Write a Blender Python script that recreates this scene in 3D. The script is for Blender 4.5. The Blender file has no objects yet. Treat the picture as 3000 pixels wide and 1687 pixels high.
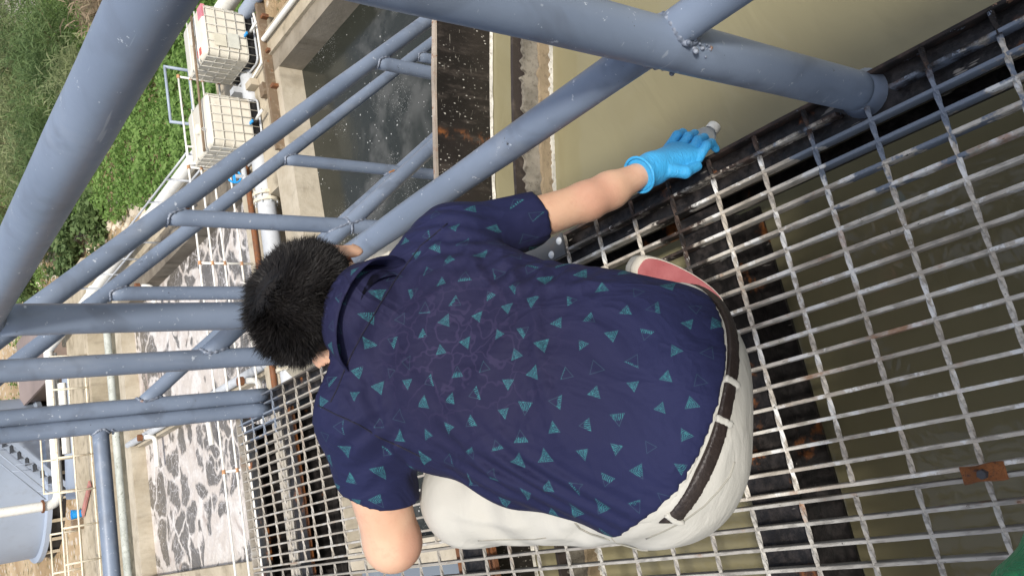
import bpy, bmesh, math, random
import numpy as np
from mathutils import Vector, Matrix, noise as mnoise
random.seed(7); np.random.seed(7)
PI = math.pi
SC = bpy.context.scene
COL = SC.collection

# ------------------------------------------------------------------ camera, sky, sun, exposure
CAM = np.array([-0.5321, 0.0, 1.3175])
RCV = np.array([[-0.19527, -0.61242, -0.76604], [-0.95358, 0.30112, 0.00234], [0.22924, 0.73094, -0.64279]])
cd = bpy.data.cameras.new('camera'); cam = bpy.data.objects.new('camera', cd); COL.objects.link(cam)
M = np.eye(4); M[:3, 0] = RCV[0]; M[:3, 1] = -RCV[1]; M[:3, 2] = -RCV[2]; M[:3, 3] = CAM
cam.matrix_world = Matrix(M.tolist())
cd.sensor_width = 36.0; cd.lens = 2430 / 3000 * 36.0
cd.clip_start = 0.02; cd.clip_end = 500
SC.camera = cam

SUN = Vector((-0.10, -0.60, 0.79)).normalized()
world = bpy.data.worlds.new('World'); SC.world = world; world.use_nodes = True
wn = world.node_tree; bg = wn.nodes['Background']
sky = wn.nodes.new('ShaderNodeTexSky'); sky.sky_type = 'NISHITA'; sky.sun_disc = False
sky.sun_elevation = math.asin(SUN.z); sky.sun_rotation = math.atan2(SUN.x, SUN.y) % (2 * PI)
sky.dust_density = 3.0; sky.air_density = 1.0; sky.ozone_density = 1.0
hs = wn.nodes.new('ShaderNodeHueSaturation'); hs.inputs['Saturation'].default_value = 0.62   # hazy, milky sky
wn.links.new(sky.outputs[0], hs.inputs['Color']); wn.links.new(hs.outputs[0], bg.inputs[0]); bg.inputs[1].default_value = 0.15
sl = bpy.data.lights.new('sun', 'SUN'); sl.energy = 3.0; sl.angle = math.radians(5); sl.color = (1, 0.95, 0.87)
so = bpy.data.objects.new('sun', sl); COL.objects.link(so)
so.rotation_euler = SUN.to_track_quat('Z', 'Y').to_euler(); so.location = (0, -5, 8)
SC.view_settings.view_transform = 'Standard'; SC.view_settings.look = 'None'
SC.view_settings.exposure = 0.36; SC.view_settings.gamma = 1.0; SC.view_settings.use_curve_mapping = False

# ------------------------------------------------------------------ node helpers
class NT:
    def __init__(s, name):
        s.m = bpy.data.materials.new(name); s.m.use_nodes = True
        s.t = s.m.node_tree; s.b = s.t.nodes['Principled BSDF']
        s._o = None
    def n(s, typ, **kw):
        nd = s.t.nodes.new(typ)
        for k, v in kw.items():
            setattr(nd, k, v)
        return nd
    def put(s, sock, v):
        if isinstance(v, bpy.types.NodeSocket): s.t.links.new(v, sock)
        elif isinstance(v, (tuple, list)) and sock.type == 'RGBA' and len(v) == 3: sock.default_value = (*v, 1)
        else: sock.default_value = v
    def math(s, op, a, b=0.0, c=None, clamp=False):
        nd = s.n('ShaderNodeMath', operation=op, use_clamp=clamp)
        s.put(nd.inputs[0], a); s.put(nd.inputs[1], b)
        if c is not None: s.put(nd.inputs[2], c)
        return nd.outputs[0]
    def vmath(s, op, a, b=(0, 0, 0)):
        nd = s.n('ShaderNodeVectorMath', operation=op)
        s.put(nd.inputs[0], a)
        if op == 'SCALE': s.put(nd.inputs['Scale'], b)
        else: s.put(nd.inputs[1], b)
        return nd.outputs[1] if op in ('LENGTH', 'DOT_PRODUCT', 'DISTANCE') else nd.outputs[0]
    def obj(s, rand=False):
        c = s.n('ShaderNodeTexCoord').outputs['Object']
        if rand:
            r = s.n('ShaderNodeObjectInfo').outputs['Random']
            c = s.vmath('ADD', c, s.vmath('SCALE', (37.0, 17.0, 53.0), r))
        return c
    def pos(s): return s.n('ShaderNodeNewGeometry').outputs['Position']
    def uv(s): return s.n('ShaderNodeTexCoord').outputs['UV']
    def sep(s, v):
        nd = s.n('ShaderNodeSeparateXYZ'); s.put(nd.inputs[0], v); return nd.outputs
    def comb(s, x, y, z=0.0):
        nd = s.n('ShaderNodeCombineXYZ'); s.put(nd.inputs[0], x); s.put(nd.inputs[1], y); s.put(nd.inputs[2], z); return nd.outputs[0]
    def mapv(s, v, scale=(1, 1, 1), rot=(0, 0, 0), loc=(0, 0, 0)):
        nd = s.n('ShaderNodeMapping'); s.put(nd.inputs[0], v)
        nd.inputs['Scale'].default_value = scale; nd.inputs['Rotation'].default_value = rot; nd.inputs['Location'].default_value = loc
        return nd.outputs[0]
    def noise(s, v, scale=5, detail=3, rough=0.55, dist=0.0, col=False):
        nd = s.n('ShaderNodeTexNoise'); s.put(nd.inputs['Vector'], v)
        nd.inputs['Scale'].default_value = scale; nd.inputs['Detail'].default_value = detail
        nd.inputs['Roughness'].default_value = rough; nd.inputs['Distortion'].default_value = dist
        return nd.outputs[1] if col else nd.outputs[0]
    def vor(s, v, scale=5, feature='F1', out=0, rnd=1.0):
        nd = s.n('ShaderNodeTexVoronoi', feature=feature); s.put(nd.inputs['Vector'], v)
        nd.inputs['Scale'].default_value = scale; nd.inputs['Randomness'].default_value = rnd
        return nd.outputs[out]
    def step(s, v, a, b):   # smooth 0..1 between a and b
        nd = s.n('ShaderNodeMapRange', interpolation_type='SMOOTHSTEP'); s.put(nd.inputs[0], v)
        nd.inputs[1].default_value = a; nd.inputs[2].default_value = b
        return nd.outputs[0]
    def mix(s, f, a, b):
        nd = s.n('ShaderNodeMix', data_type='RGBA'); s.put(nd.inputs[0], f); s.put(nd.inputs[6], a); s.put(nd.inputs[7], b)
        return nd.outputs[2]
    def bump(s, h, strength=0.3, dist=0.01):
        nd = s.n('ShaderNodeBump'); nd.inputs['Strength'].default_value = strength; nd.inputs['Distance'].default_value = dist
        s.put(nd.inputs['Height'], h); s.put(s.b.inputs['Normal'], nd.outputs[0])
    def set(s, col=None, rough=None, metal=None, spec=None):
        if col is not None: s.put(s.b.inputs['Base Color'], col)
        if rough is not None: s.put(s.b.inputs['Roughness'], rough)
        if metal is not None: s.put(s.b.inputs['Metallic'], metal)
        if spec is not None: s.put(s.b.inputs['Specular IOR Level'], spec)
        return s.m

def paint(name, col, rough=0.5, dirt=(0.12, 0.09, 0.06), dirt_amt=0.25, rust=0.0, scale=8.0, bumps=0.15, var=0.25, rand=True, spec=0.4):
    """A worn painted or plain surface: tonal drift, grime, optional rust spots."""
    k = NT(name); o = k.obj(rand)
    n1 = k.noise(o, scale * 0.4, 4); n2 = k.noise(o, scale * 3, 5, 0.65); n3 = k.noise(o, scale * 12, 3)
    c = k.mix(k.step(n1, 0.3, 0.7), tuple(x * (1 - var) for x in col), tuple(min(0.95, x * (1 + var * 0.6)) for x in col))
    c = k.mix(k.math('MULTIPLY', k.step(n2, 0.5, 0.75), dirt_amt), c, dirt)
    if rust > 0:
        c = k.mix(k.step(k.noise(o, scale * 1.3, 5, 0.7), 0.68 - rust * 0.2, 0.74 - rust * 0.2), c,
                  k.mix(n3, (0.10, 0.035, 0.012), (0.30, 0.11, 0.03)))
    k.bump(k.math('ADD', n2, k.math('MULTIPLY', n3, 0.5)), bumps, 0.004)
    return k.set(c, k.math('ADD', k.math('MULTIPLY', n2, 0.2), rough - 0.1), spec=spec)

# ------------------------------------------------------------------ mesh helpers
class MB:
    def __init__(s): s.v = []; s.f = []
    def add(s, v, f):
        o = len(s.v); s.v += [tuple(x) for x in v]; s.f += [tuple(i + o for i in q) for q in f]; return s
    def box(s, x0, x1, y0, y1, z0, z1):
        v = [(x0, y0, z0), (x1, y0, z0), (x1, y1, z0), (x0, y1, z0), (x0, y0, z1), (x1, y0, z1), (x1, y1, z1), (x0, y1, z1)]
        return s.add(v, [(3, 2, 1, 0), (4, 5, 6, 7), (0, 1, 5, 4), (1, 2, 6, 5), (2, 3, 7, 6), (3, 0, 4, 7)])
    def tube(s, pts, r, seg=12, cap=True, closed=False):
        P = [Vector(p) for p in pts]; n = len(P); rs = r if isinstance(r, (list, tuple)) else [r] * n
        d0 = (P[1] - P[0]).normalized(); up = Vector((0, 0, 1)) if abs(d0.z) < 0.9 else Vector((1, 0, 0))
        u = d0.cross(up).normalized(); vs = []; fs = []
        for i in range(n):
            if closed: d = P[(i + 1) % n] - P[i - 1]
            else: d = P[min(i + 1, n - 1)] - P[max(i - 1, 0)]
            d.normalize(); u = (u - d * u.dot(d)).normalized(); w = d.cross(u)
            for k in range(seg):
                a = 2 * PI * k / seg; vs.append(P[i] + (u * math.cos(a) + w * math.sin(a)) * rs[i])
        m = n if closed else n - 1
        for i in range(m):
            j = (i + 1) % n
            for k in range(seg):
                l = (k + 1) % seg; fs.append((i * seg + k, i * seg + l, j * seg + l, j * seg + k))
        if cap and not closed:
            fs.append(tuple(range(seg - 1, -1, -1))); fs.append(tuple((n - 1) * seg + k for k in range(seg)))
        return s.add(vs, fs)
    def bar(s, a, b, w, h):            # rectangular bar from a to b (w sideways, h in the vertical plane)
        a = Vector(a); b = Vector(b); d = (b - a).normalized()
        up = Vector((0, 0, 1)) if abs(d.z) < 0.95 else Vector((1, 0, 0))
        x = d.cross(up).normalized() * (w / 2); y = x.cross(d).normalized() * (h / 2)
        v = [p + q for p in (a, b) for q in (-x - y, x - y, x + y, -x + y)]
        return s.add(v, [(0, 1, 2, 3), (7, 6, 5, 4), (0, 4, 5, 1), (1, 5, 6, 2), (2, 6, 7, 3), (3, 7, 4, 0)])
    def lathe(s, prof, c, seg=32, axis=None, cap=False):
        c = Vector(c); ax = Vector(axis if axis is not None else (0, 0, 1)).normalized()
        u = ax.orthogonal().normalized(); w = ax.cross(u); vs = []; fs = []; n = len(prof)
        for r, h in prof:
            for k in range(seg):
                a = 2 * PI * k / seg; vs.append(c + ax * h + (u * math.cos(a) + w * math.sin(a)) * r)
        for i in range(n - 1):
            for k in range(seg):
                l = (k + 1) % seg; fs.append((i * seg + k, i * seg + l, (i + 1) * seg + l, (i + 1) * seg + k))
        if cap: fs.append(tuple(range(seg - 1, -1, -1))); fs.append(tuple((n - 1) * seg + k for k in range(seg)))
        return s.add(vs, fs)
    def mesh(s, name):
        me = bpy.data.meshes.new(name); me.from_pydata(s.v, [], s.f); me.update(); return me

def link(name, me, mat=None, parent=None, smooth=False, loc=None):
    o = bpy.data.objects.new(name, me); COL.objects.link(o)
    if mat is not None and len(me.materials) == 0: me.materials.append(mat)
    if smooth:
        me.polygons.foreach_set('use_smooth', [True] * len(me.polygons))
        if smooth == 'angle': me.set_sharp_from_angle(angle=math.radians(40))
    if loc is not None: o.location = loc
    if parent is not None:
        o.parent = parent
        if parent.type == 'EMPTY' and loc is None: o.location = -parent.location
    return o
def build(name, mb, mat, parent=None, smooth=False): return link(name, mb.mesh(name), mat, parent, smooth)
def tag(o, label=None, cat=None, group=None, kind=None):
    if label: o['label'] = label
    if cat: o['category'] = cat
    if group: o['group'] = group
    if kind: o['kind'] = kind
    return o
def thing(name, label, cat, loc=(0, 0, 0), group=None):
    o = bpy.data.objects.new(name, None); COL.objects.link(o); o.location = loc; o.empty_display_size = 0.1
    return tag(o, label, cat, group)
def copy_thing(src, loc, label=None, rz=None, sc=None):
    def cp(o, par):
        c = o.copy(); COL.objects.link(c); c.parent = par
        for ch in o.children: cp(ch, c)
        return c
    r = cp(src, None); r.location = loc
    if rz is not None: r.rotation_euler[2] = rz
    if sc is not None: r.scale = sc
    if label: r['label'] = label
    return r
def structure(name, mb, mat, smooth=False):
    return tag(build(name, mb, mat, None, smooth), kind='structure')

# ------------------------------------------------------------------ materials
def tube_paint():
    k = NT('blue grey paint'); o = k.obj(); p = k.mapv(o, (6, 6, 6))
    n1 = k.noise(o, 2.2, 4); n2 = k.noise(o, 30, 5, 0.7); n3 = k.noise(o, 120, 2); n4 = k.noise(o, 7, 3, 0.6, 1.0)
    c = k.mix(k.step(n1, 0.35, 0.68), (0.150, 0.188, 0.255), (0.200, 0.245, 0.325))
    c = k.mix(k.math('MULTIPLY', k.step(n4, 0.50, 0.70), 0.55), c, (0.115, 0.138, 0.18))
    chip = k.step(k.noise(o, 44, 4, 0.75), 0.655, 0.675)
    c = k.mix(chip, c, (0.42, 0.46, 0.52))
    chip2 = k.math('MULTIPLY', k.step(k.noise(k.vmath('ADD', o, (5, 3, 1)), 26, 5, 0.8), 0.675, 0.69), 1.0)
    c = k.mix(chip2, c, (0.035, 0.033, 0.035))
    scr = k.step(k.noise(k.mapv(o, (90, 6, 90)), 1.0, 2, 0.5), 0.70, 0.74)
    c = k.mix(k.math('MULTIPLY', scr, 0.55), c, (0.38, 0.42, 0.48))
    drip = k.math('MULTIPLY', k.step(k.noise(k.mapv(o, (7, 7, 1.4)), 1.0, 4, 0.65), 0.54, 0.72), 0.40)
    c = k.mix(drip, c, (0.27, 0.30, 0.35))
    rs_ = k.math('MULTIPLY', k.step(k.noise(o, 4.5, 5, 0.75), 0.70, 0.75), 0.8)
    c = k.mix(rs_, c, (0.22, 0.11, 0.05))
    k.bump(k.math('ADD', k.math('MULTIPLY', n1, 1.0), k.math('ADD', k.math('MULTIPLY', n2, 0.25), k.math('MULTIPLY', k.noise(o, 14, 3), 0.5))), 0.35, 0.006)
    return k.set(c, k.math('ADD', 0.32, k.math('MULTIPLY', n2, 0.22)), spec=0.45)
TUBE = tube_paint()

def weld_mat():
    k = NT('painted weld'); o = k.obj(); n = k.noise(o, 90, 4)
    c = k.mix(k.step(n, 0.45, 0.62), (0.14, 0.165, 0.215), (0.27, 0.30, 0.36))
    c = k.mix(k.step(k.noise(o, 9, 2), 0.66, 0.70), c, (0.32, 0.14, 0.05))
    k.bump(n, 0.6, 0.004); return k.set(c, 0.5)
WELD = weld_mat()

def bar_mat(name, light, dirty, white_amt):
    """Galvanised bar with worn white paint, rust blooms, brown tar coat by the edge and grey-blue splashes near the posts."""
    k = NT(name); o = k.obj(True); P = k.pos(); x, y, z = k.sep(P)
    n1 = k.noise(o, 9, 4); n2 = k.noise(o, 60, 4, 0.7); n3 = k.noise(k.mapv(o, (140, 30, 140)), 1, 3)
    c = k.mix(k.step(n1, 0.35, 0.65), dirty, light)
    c = k.mix(k.math('MULTIPLY', k.step(n3, 0.46, 0.66), 0.6), c, tuple(v * 0.45 for v in dirty))
    wn_ = k.math('ADD', k.noise(o, 14, 5, 0.65), white_amt)
    c = k.mix(k.step(wn_, 0.62, 0.68), c, (0.74, 0.73, 0.70))
    c = k.mix(k.step(n2, 0.66, 0.70), c, (0.06, 0.055, 0.05))
    rust = k.step(k.noise(o, 6.5, 5, 0.7), 0.57, 0.70)
    c = k.mix(k.math('MULTIPLY', rust, 0.75), c, (0.33, 0.15, 0.065))
    c = k.mix(k.math('MULTIPLY', k.step(k.math('ADD', y, k.math('MULTIPLY', n1, 0.5)), 1.5, 2.1), 0.62), c, (0.235, 0.215, 0.185))
    # splashed blue-grey paint near post feet
    d1 = k.vmath('LENGTH', k.vmath('MULTIPLY', k.vmath('SUBTRACT', P, (-0.05, 0.52, 0)), (1.5, 1.1, 1)))
    d2 = k.vmath('LENGTH', k.vmath('MULTIPLY', k.vmath('SUBTRACT', P, (-0.03, 3.1, 0)), (1.3, 1.0, 1)))
    dd = k.math('MINIMUM', d1, d2)
    sp = k.math('ADD', dd, k.math('MULTIPLY', k.math('SUBTRACT', k.noise(o, 16, 4, 0.6), 0.5), 0.55))
    c = k.mix(k.step(sp, 0.20, 0.17), c, (0.19, 0.22, 0.27))
    # brown tar coat along the right edge and over the cross beam
    e1 = k.math('ADD', x, k.math('MULTIPLY', k.math('SUBTRACT', k.noise(o, 12, 5, 0.7), 0.5), 0.10))
    tar = k.step(e1, -0.055, -0.035)
    far = k.step(y, 1.1, 1.4)
    tar = k.math('MULTIPLY', tar, k.math('SUBTRACT', 1.0, k.math('MULTIPLY', far, 0.55)))
    yb = k.math('ABSOLUTE', k.math('SUBTRACT', y, 0.98))
    e2 = k.math('ADD', yb, k.math('MULTIPLY', k.math('SUBTRACT', k.noise(k.vmath('ADD', o, (3, 1, 9)), 15, 5, 0.7), 0.5), 0.22))
    tar2 = k.math('MULTIPLY', k.step(e2, 0.065, 0.04), k.step(x, -0.42, -0.15))
    tar = k.math('MAXIMUM', tar, tar2)
    tcol = k.mix(k.step(k.noise(o, 22, 4), 0.4, 0.7), (0.022, 0.019, 0.018), (0.075, 0.05, 0.04))
    keep = k.step(k.noise(o, 26, 5, 0.75), 0.60, 0.64)
    c = k.mix(k.math('MULTIPLY', tar, k.math('SUBTRACT', 1.0, keep)), c, tcol)
    k.bump(k.math('ADD', n2, k.math('MULTIPLY', n1, 0.6)), 0.45, 0.003)
    return k.set(c, 0.75, spec=0.22)
BAR1 = bar_mat('worn grating steel', (0.64, 0.60, 0.53), (0.45, 0.40, 0.335), 0.08)
BAR2 = bar_mat('dull grating steel', (0.46, 0.445, 0.41), (0.32, 0.30, 0.27), -0.04)
BARD = bar_mat('dark edge bar', (0.16, 0.15, 0.14), (0.06, 0.05, 0.045), -0.02)

def tar_steel():
    k = NT('tarred rusty steel'); o = k.obj(True); n1 = k.noise(o, 7, 5, 0.65); n2 = k.noise(o, 45, 4, 0.7)
    c = k.mix(k.step(n2, 0.4, 0.7), (0.009, 0.008, 0.008), (0.035, 0.030, 0.029))
    c = k.mix(k.step(n1, 0.585, 0.66), c, k.mix(n2, (0.10, 0.035, 0.012), (0.36, 0.13, 0.035)))
    c = k.mix(k.step(k.noise(k.mapv(o, (60, 9, 30)), 1, 3), 0.70, 0.73), c, (0.30, 0.28, 0.25))
    k.bump(k.math('ADD', n1, k.math('MULTIPLY', n2, 0.6)), 0.7, 0.006)
    return k.set(c, 0.38, spec=0.5)
TAR = tar_steel()
RUST = paint('rusty steel', (0.16, 0.07, 0.035), 0.8, rust=0.9, scale=14, bumps=0.5)

def wall_steel():
    k = NT('coated tank wall'); o = k.obj(); n1 = k.noise(o, 6, 5, 0.6); n2 = k.noise(k.mapv(o, (1, 1, 0.25)), 26, 4, 0.7)
    c = k.mix(k.step(n1, 0.35, 0.7), (0.012, 0.010, 0.009), (0.026, 0.021, 0.019))
    c = k.mix(k.math('MULTIPLY', k.step(n2, 0.52, 0.68), 0.6), c, (0.07, 0.058, 0.05))
    sp = k.vor(k.mapv(o, (1, 1, 0.45)), 120, 'F1'); pick = k.noise(o, 13, 3)
    spk = k.math('MULTIPLY', k.step(sp, 0.24, 0.13), k.math('MULTIPLY', k.step(pick, 0.42, 0.60), k.step(k.noise(o, 70, 2), 0.42, 0.55)))
    c = k.mix(spk, c, (0.55, 0.53, 0.48))
    scr = k.step(k.noise(k.mapv(o, (40, 40, 220), (0.5, 0.3, 0)), 1.0, 2), 0.69, 0.72)
    c = k.mix(k.math('MULTIPLY', scr, 0.6), c, (0.30, 0.28, 0.24))
    z = k.sep(k.pos())[2]; xx = k.sep(k.pos())[0]
    seam = k.math('ABSOLUTE', k.math('SUBTRACT', xx, k.math('ADD', 0.46, k.math('MULTIPLY', k.noise(o, 9, 3), 0.05))))
    c = k.mix(k.math('MULTIPLY', k.step(seam, 0.022, 0.0), k.step(k.noise(o, 24, 4, 0.7), 0.46, 0.66)), c, (0.20, 0.075, 0.025))
    k.bump(k.math('ADD', n1, n2), 0.5, 0.005)
    return k.set(c, 0.45, spec=0.4)
WALL = wall_steel()
SCUM = paint('dried scum', (0.21, 0.19, 0.155), 0.9, dirt=(0.05, 0.04, 0.03), dirt_amt=0.7, scale=22, bumps=0.8, var=0.5)
RIM = paint('rusty rim edge', (0.34, 0.29, 0.24), 0.8, dirt=(0.20, 0.09, 0.045), dirt_amt=0.9, rust=0.5, scale=16, bumps=0.5)

def turbid_water():
    k = NT('turbid beige water'); P = k.pos()
    n = k.noise(P, 1.3, 3, 0.5, 0.6); n2 = k.noise(k.mapv(P, (1, 2.2, 1)), 3.0, 3, 0.5, 1.2)
    c = k.mix(k.step(n, 0.3, 0.7), (0.205, 0.182, 0.105), (0.245, 0.222, 0.13))
    c = k.mix(k.math('MULTIPLY', k.step(n2, 0.55, 0.75), 0.25), c, (0.25, 0.235, 0.16))
    # floating flecks and bubbles
    vd = k.vor(P, 7.0, 'F1'); pk = k.vor(P, 7.0, 'F1', 1); r = k.n('ShaderNodeSeparateColor'); k.put(r.inputs[0], pk)
    thr = k.math('MULTIPLY', k.step(r.outputs[0], 0.60, 1.0), 0.11)
    fl = k.step(k.math('SUBTRACT', thr, vd), 0.0, 0.012)
    c = k.mix(k.math('MULTIPLY', fl, 0.7), c, (0.46, 0.44, 0.34))
    k.bump(k.noise(k.mapv(P, (1, 1.6, 1)), 5.5, 3, 0.5, 0.8), 0.22, 0.02)
    return k.set(c, 0.06, spec=0.5)
WATER = turbid_water()

def dark_water():
    k = NT('dark speckled water'); P = k.pos()
    n = k.noise(P, 0.35, 4, 0.6, 0.8); n2 = k.noise(P, 1.2, 4, 0.65)
    c = k.mix(n2, (0.016, 0.018, 0.014), (0.028, 0.030, 0.024))
    film = k.math('MULTIPLY', k.step(n, 0.52, 0.60), k.step(n2, 0.40, 0.62))
    c = k.mix(k.math('MULTIPLY', film, 0.75), c, (0.085, 0.085, 0.078))
    clump = k.noise(P, 0.5, 4, 0.65, 0.6)
    s1 = k.vor(P, 17.0, 'F1'); s1c = k.n('ShaderNodeSeparateColor'); k.put(s1c.inputs[0], k.vor(P, 17.0, 'F1', 1))
    rad = k.math('MULTIPLY', k.math('MULTIPLY', k.step(s1c.outputs[0], 0.45, 1.0), k.step(clump, 0.34, 0.62)), 0.27)
    d1 = k.step(k.math('SUBTRACT', rad, s1), -0.02, 0.06)
    s2 = k.vor(P, 38.0, 'F1'); d2 = k.math('MULTIPLY', k.step(s2, 0.22, 0.10), k.step(k.noise(P, 0.7, 4, 0.7), 0.52, 0.62))
    c = k.mix(k.math('MAXIMUM', d1, d2), c, (0.48, 0.48, 0.46))
    k.bump(k.noise(P, 2.0, 3), 0.08, 0.05)
    return k.set(c, 0.16, spec=0.32)
DARKW = dark_water()

def foam_water():
    k = NT('foaming aeration water'); P = k.pos()
    w = k.vmath('SCALE', k.vmath('SUBTRACT', k.noise(P, 0.9, 3, 0.5, col=True), (0.5, 0.5, 0.5)), 1.3)
    Q = k.mapv(k.vmath('ADD', P, w), (0.66, 0.80, 1))
    w2 = k.vmath('SCALE', k.vmath('SUBTRACT', k.noise(P, 4.5, 3, 0.6, col=True), (0.5, 0.5, 0.5)), 0.10)
    e = k.vor(k.vmath('ADD', Q, w2), 1.75, 'DISTANCE_TO_EDGE')
    e = k.math('ADD', e, k.math('MULTIPLY', k.math('SUBTRACT', k.noise(P, 7, 4, 0.65), 0.5), 0.16))
    big = k.noise(k.mapv(P, (1.0, 0.9, 1)), 0.5, 3, 0.5, 0.5)
    hole = k.step(k.math('SUBTRACT', e, k.math('MULTIPLY', k.step(big, 0.43, 0.66), 0.30)), 0.01, 0.11)
    fine = k.vor(k.mapv(k.vmath('ADD', k.vmath('ADD', P, w), w2), (0.9, 1.0, 1)), 5.5, 'DISTANCE_TO_EDGE')
    web = k.math('MULTIPLY', k.step(fine, 0.075, 0.02), k.step(k.noise(P, 1.6, 4, 0.7), 0.42, 0.60))
    spk = k.step(k.noise(k.mapv(P, (1.2, 0.5, 1)), 14, 4, 0.7), 0.60, 0.68)
    dark = k.mix(k.noise(P, 2.5, 4), (0.085, 0.077, 0.068), (0.165, 0.15, 0.135))
    dark = k.mix(k.math('MAXIMUM', web, k.math('MULTIPLY', spk, 0.75)), dark, (0.42, 0.40, 0.395))
    foam = k.mix(k.step(k.noise(P, 1.1, 4, 0.6, 1.5), 0.40, 0.66), (0.50, 0.455, 0.415), (0.61, 0.585, 0.56))
    foam = k.mix(k.step(k.noise(P, 0.5, 4, 0.6, 2.0), 0.58, 0.72), foam, (0.30, 0.245, 0.215))
    foam = k.mix(k.math('MULTIPLY', k.step(k.vor(P, 16, 'F1'), 0.45, 0.7), 0.25), foam, (0.36, 0.33, 0.32))
    c = k.mix(hole, foam, dark)
    k.bump(k.math('SUBTRACT', k.noise(P, 9, 4), k.math('MULTIPLY', hole, 0.8)), 0.5, 0.05)
    return k.set(c, k.math('SUBTRACT', 0.75, k.math('MULTIPLY', hole, 0.5)), spec=0.35)
FOAM = foam_water()

def concrete(name, a, b, stain=0.5, sc=1.0):
    k = NT(name); o = k.obj(); n1 = k.noise(o, 1.2 * sc, 5, 0.65, 0.4); n2 = k.noise(o, 9 * sc, 5, 0.7); n3 = k.noise(k.mapv(o, (1, 1, 0.2)), 3.5 * sc, 4, 0.6)
    c = k.mix(k.step(n1, 0.3, 0.7), a, b)
    c = k.mix(k.math('MULTIPLY', k.step(n3, 0.5, 0.72), stain), c, tuple(v * 0.3 for v in a))
    c = k.mix(k.math('MULTIPLY', k.step(n2, 0.5, 0.75), 0.3), c, tuple(v * 0.5 for v in b))
    k.bump(k.math('ADD', n2, n1), 0.5, 0.02)
    return k.set(c, 0.88, spec=0.2)
CONC = concrete('tank concrete', (0.36, 0.31, 0.23), (0.48, 0.43, 0.34), 0.35)
CONCD = concrete('damp concrete', (0.13, 0.11, 0.085), (0.24, 0.21, 0.165), 0.6)
MOSS = concrete('mossy dark concrete', (0.085, 0.08, 0.055), (0.17, 0.15, 0.11), 0.6)
CONCM = concrete('dull brown concrete', (0.20, 0.17, 0.125), (0.29, 0.255, 0.20), 0.4)
CONCP = concrete('weathered path concrete', (0.33, 0.28, 0.20), (0.47, 0.41, 0.31), 0.5, 0.8)
WHITE = paint('white pipe paint', (0.74, 0.73, 0.68), 0.45, dirt=(0.35, 0.28, 0.18), dirt_amt=0.3, var=0.08, scale=3)
IVORY = paint('ivory rail paint', (0.66, 0.60, 0.47), 0.5, dirt=(0.32, 0.17, 0.08), dirt_amt=0.55, rust=0.12, var=0.12, scale=3)
GALV = paint('galvanised pipe', (0.48, 0.50, 0.52), 0.45, dirt=(0.25, 0.24, 0.22), dirt_amt=0.3, var=0.15, scale=3)
PALEBLUE = paint('pale blue grey coat', (0.30, 0.35, 0.43), 0.5, dirt=(0.2, 0.19, 0.18), dirt_amt=0.2, var=0.1, scale=0.8, bumps=0.05)
ORANGE = paint('orange clamp', (0.42, 0.22, 0.11), 0.7, dirt=(0.4, 0.3, 0.2), dirt_amt=0.3, scale=10)
BLUE = paint('blue plastic', (0.02, 0.30, 0.70), 0.4, dirt_amt=0.05, var=0.1)
BLACK = paint('black plastic', (0.015, 0.015, 0.016), 0.5, dirt=(0.10, 0.09, 0.08), dirt_amt=0.4)
RED = paint('faded red plastic', (0.48, 0.10, 0.08), 0.5, dirt_amt=0.1)
PINK = paint('pink tape', (0.62, 0.22, 0.26), 0.5, dirt_amt=0.1)
CAGE = paint('dull cage tube', (0.50, 0.48, 0.42), 0.5, dirt=(0.35, 0.3, 0.22), dirt_amt=0.4, var=0.1, scale=4)
MOSSY = paint('mottled galvanised pipe', (0.42, 0.44, 0.40), 0.6, dirt=(0.13, 0.15, 0.09), dirt_amt=0.9, var=0.2, scale=5)
CREAM = paint('translucent cream plastic', (0.70, 0.66, 0.56), 0.35, dirt=(0.5, 0.42, 0.3), dirt_amt=0.35, var=0.08, scale=1.5)
BROWNP = paint('brown painted channel', (0.17, 0.12, 0.075), 0.7, dirt=(0.4, 0.35, 0.27), dirt_amt=0.5, rust=0.2, scale=4)
EARTH = NT('bare earth and gravel'); _o = EARTH.obj()
_c = EARTH.mix(EARTH.step(EARTH.noise(_o, 0.35, 5, 0.65, 0.5), 0.3, 0.7), (0.33, 0.23, 0.13), (0.52, 0.40, 0.26))
_c = EARTH.mix(EARTH.step(EARTH.vor(_o, 2.6, 'F1'), 0.35, 0.15), _c, (0.56, 0.50, 0.42))
_c = EARTH.mix(EARTH.step(EARTH.noise(_o, 1.4, 5, 0.7), 0.55, 0.65), _c, (0.15, 0.13, 0.06))
EARTH.bump(EARTH.noise(_o, 4, 6, 0.7), 0.8, 0.15); EARTH = EARTH.set(_c, 0.95, spec=0.1)
GRAVEL = NT('grey river gravel'); _o = GRAVEL.obj()
_c = GRAVEL.mix(GRAVEL.vor(_o, 2.2, 'F1'), (0.52, 0.49, 0.44), (0.30, 0.27, 0.23))
GRAVEL.bump(GRAVEL.noise(_o, 3, 5, 0.7), 0.8, 0.2); GRAVEL = GRAVEL.set(_c, 0.95, spec=0.1)
def leaf(name, a, b, c3):
    k = NT(name); o = k.pos(); c = k.mix(k.step(k.noise(o, 0.45, 4, 0.6), 0.35, 0.65), a, b)
    c = k.mix(k.step(k.noise(o, 5.0, 3), 0.5, 0.75), c, c3)
    tr = k.n('ShaderNodeBsdfTranslucent'); k.put(tr.inputs['Color'], c); mx = k.n('ShaderNodeMixShader'); mx.inputs[0].default_value = 0.45
    k.set(c, 0.6, spec=0.2); k.t.links.new(k.b.outputs[0], mx.inputs[1]); k.t.links.new(tr.outputs[0], mx.inputs[2])
    k.t.links.new(mx.outputs[0], k.t.nodes['Material Output'].inputs[0]); return k.m
LEAF1 = leaf('creeper leaves', (0.15, 0.26, 0.065), (0.22, 0.35, 0.10), (0.30, 0.42, 0.15))
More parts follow.
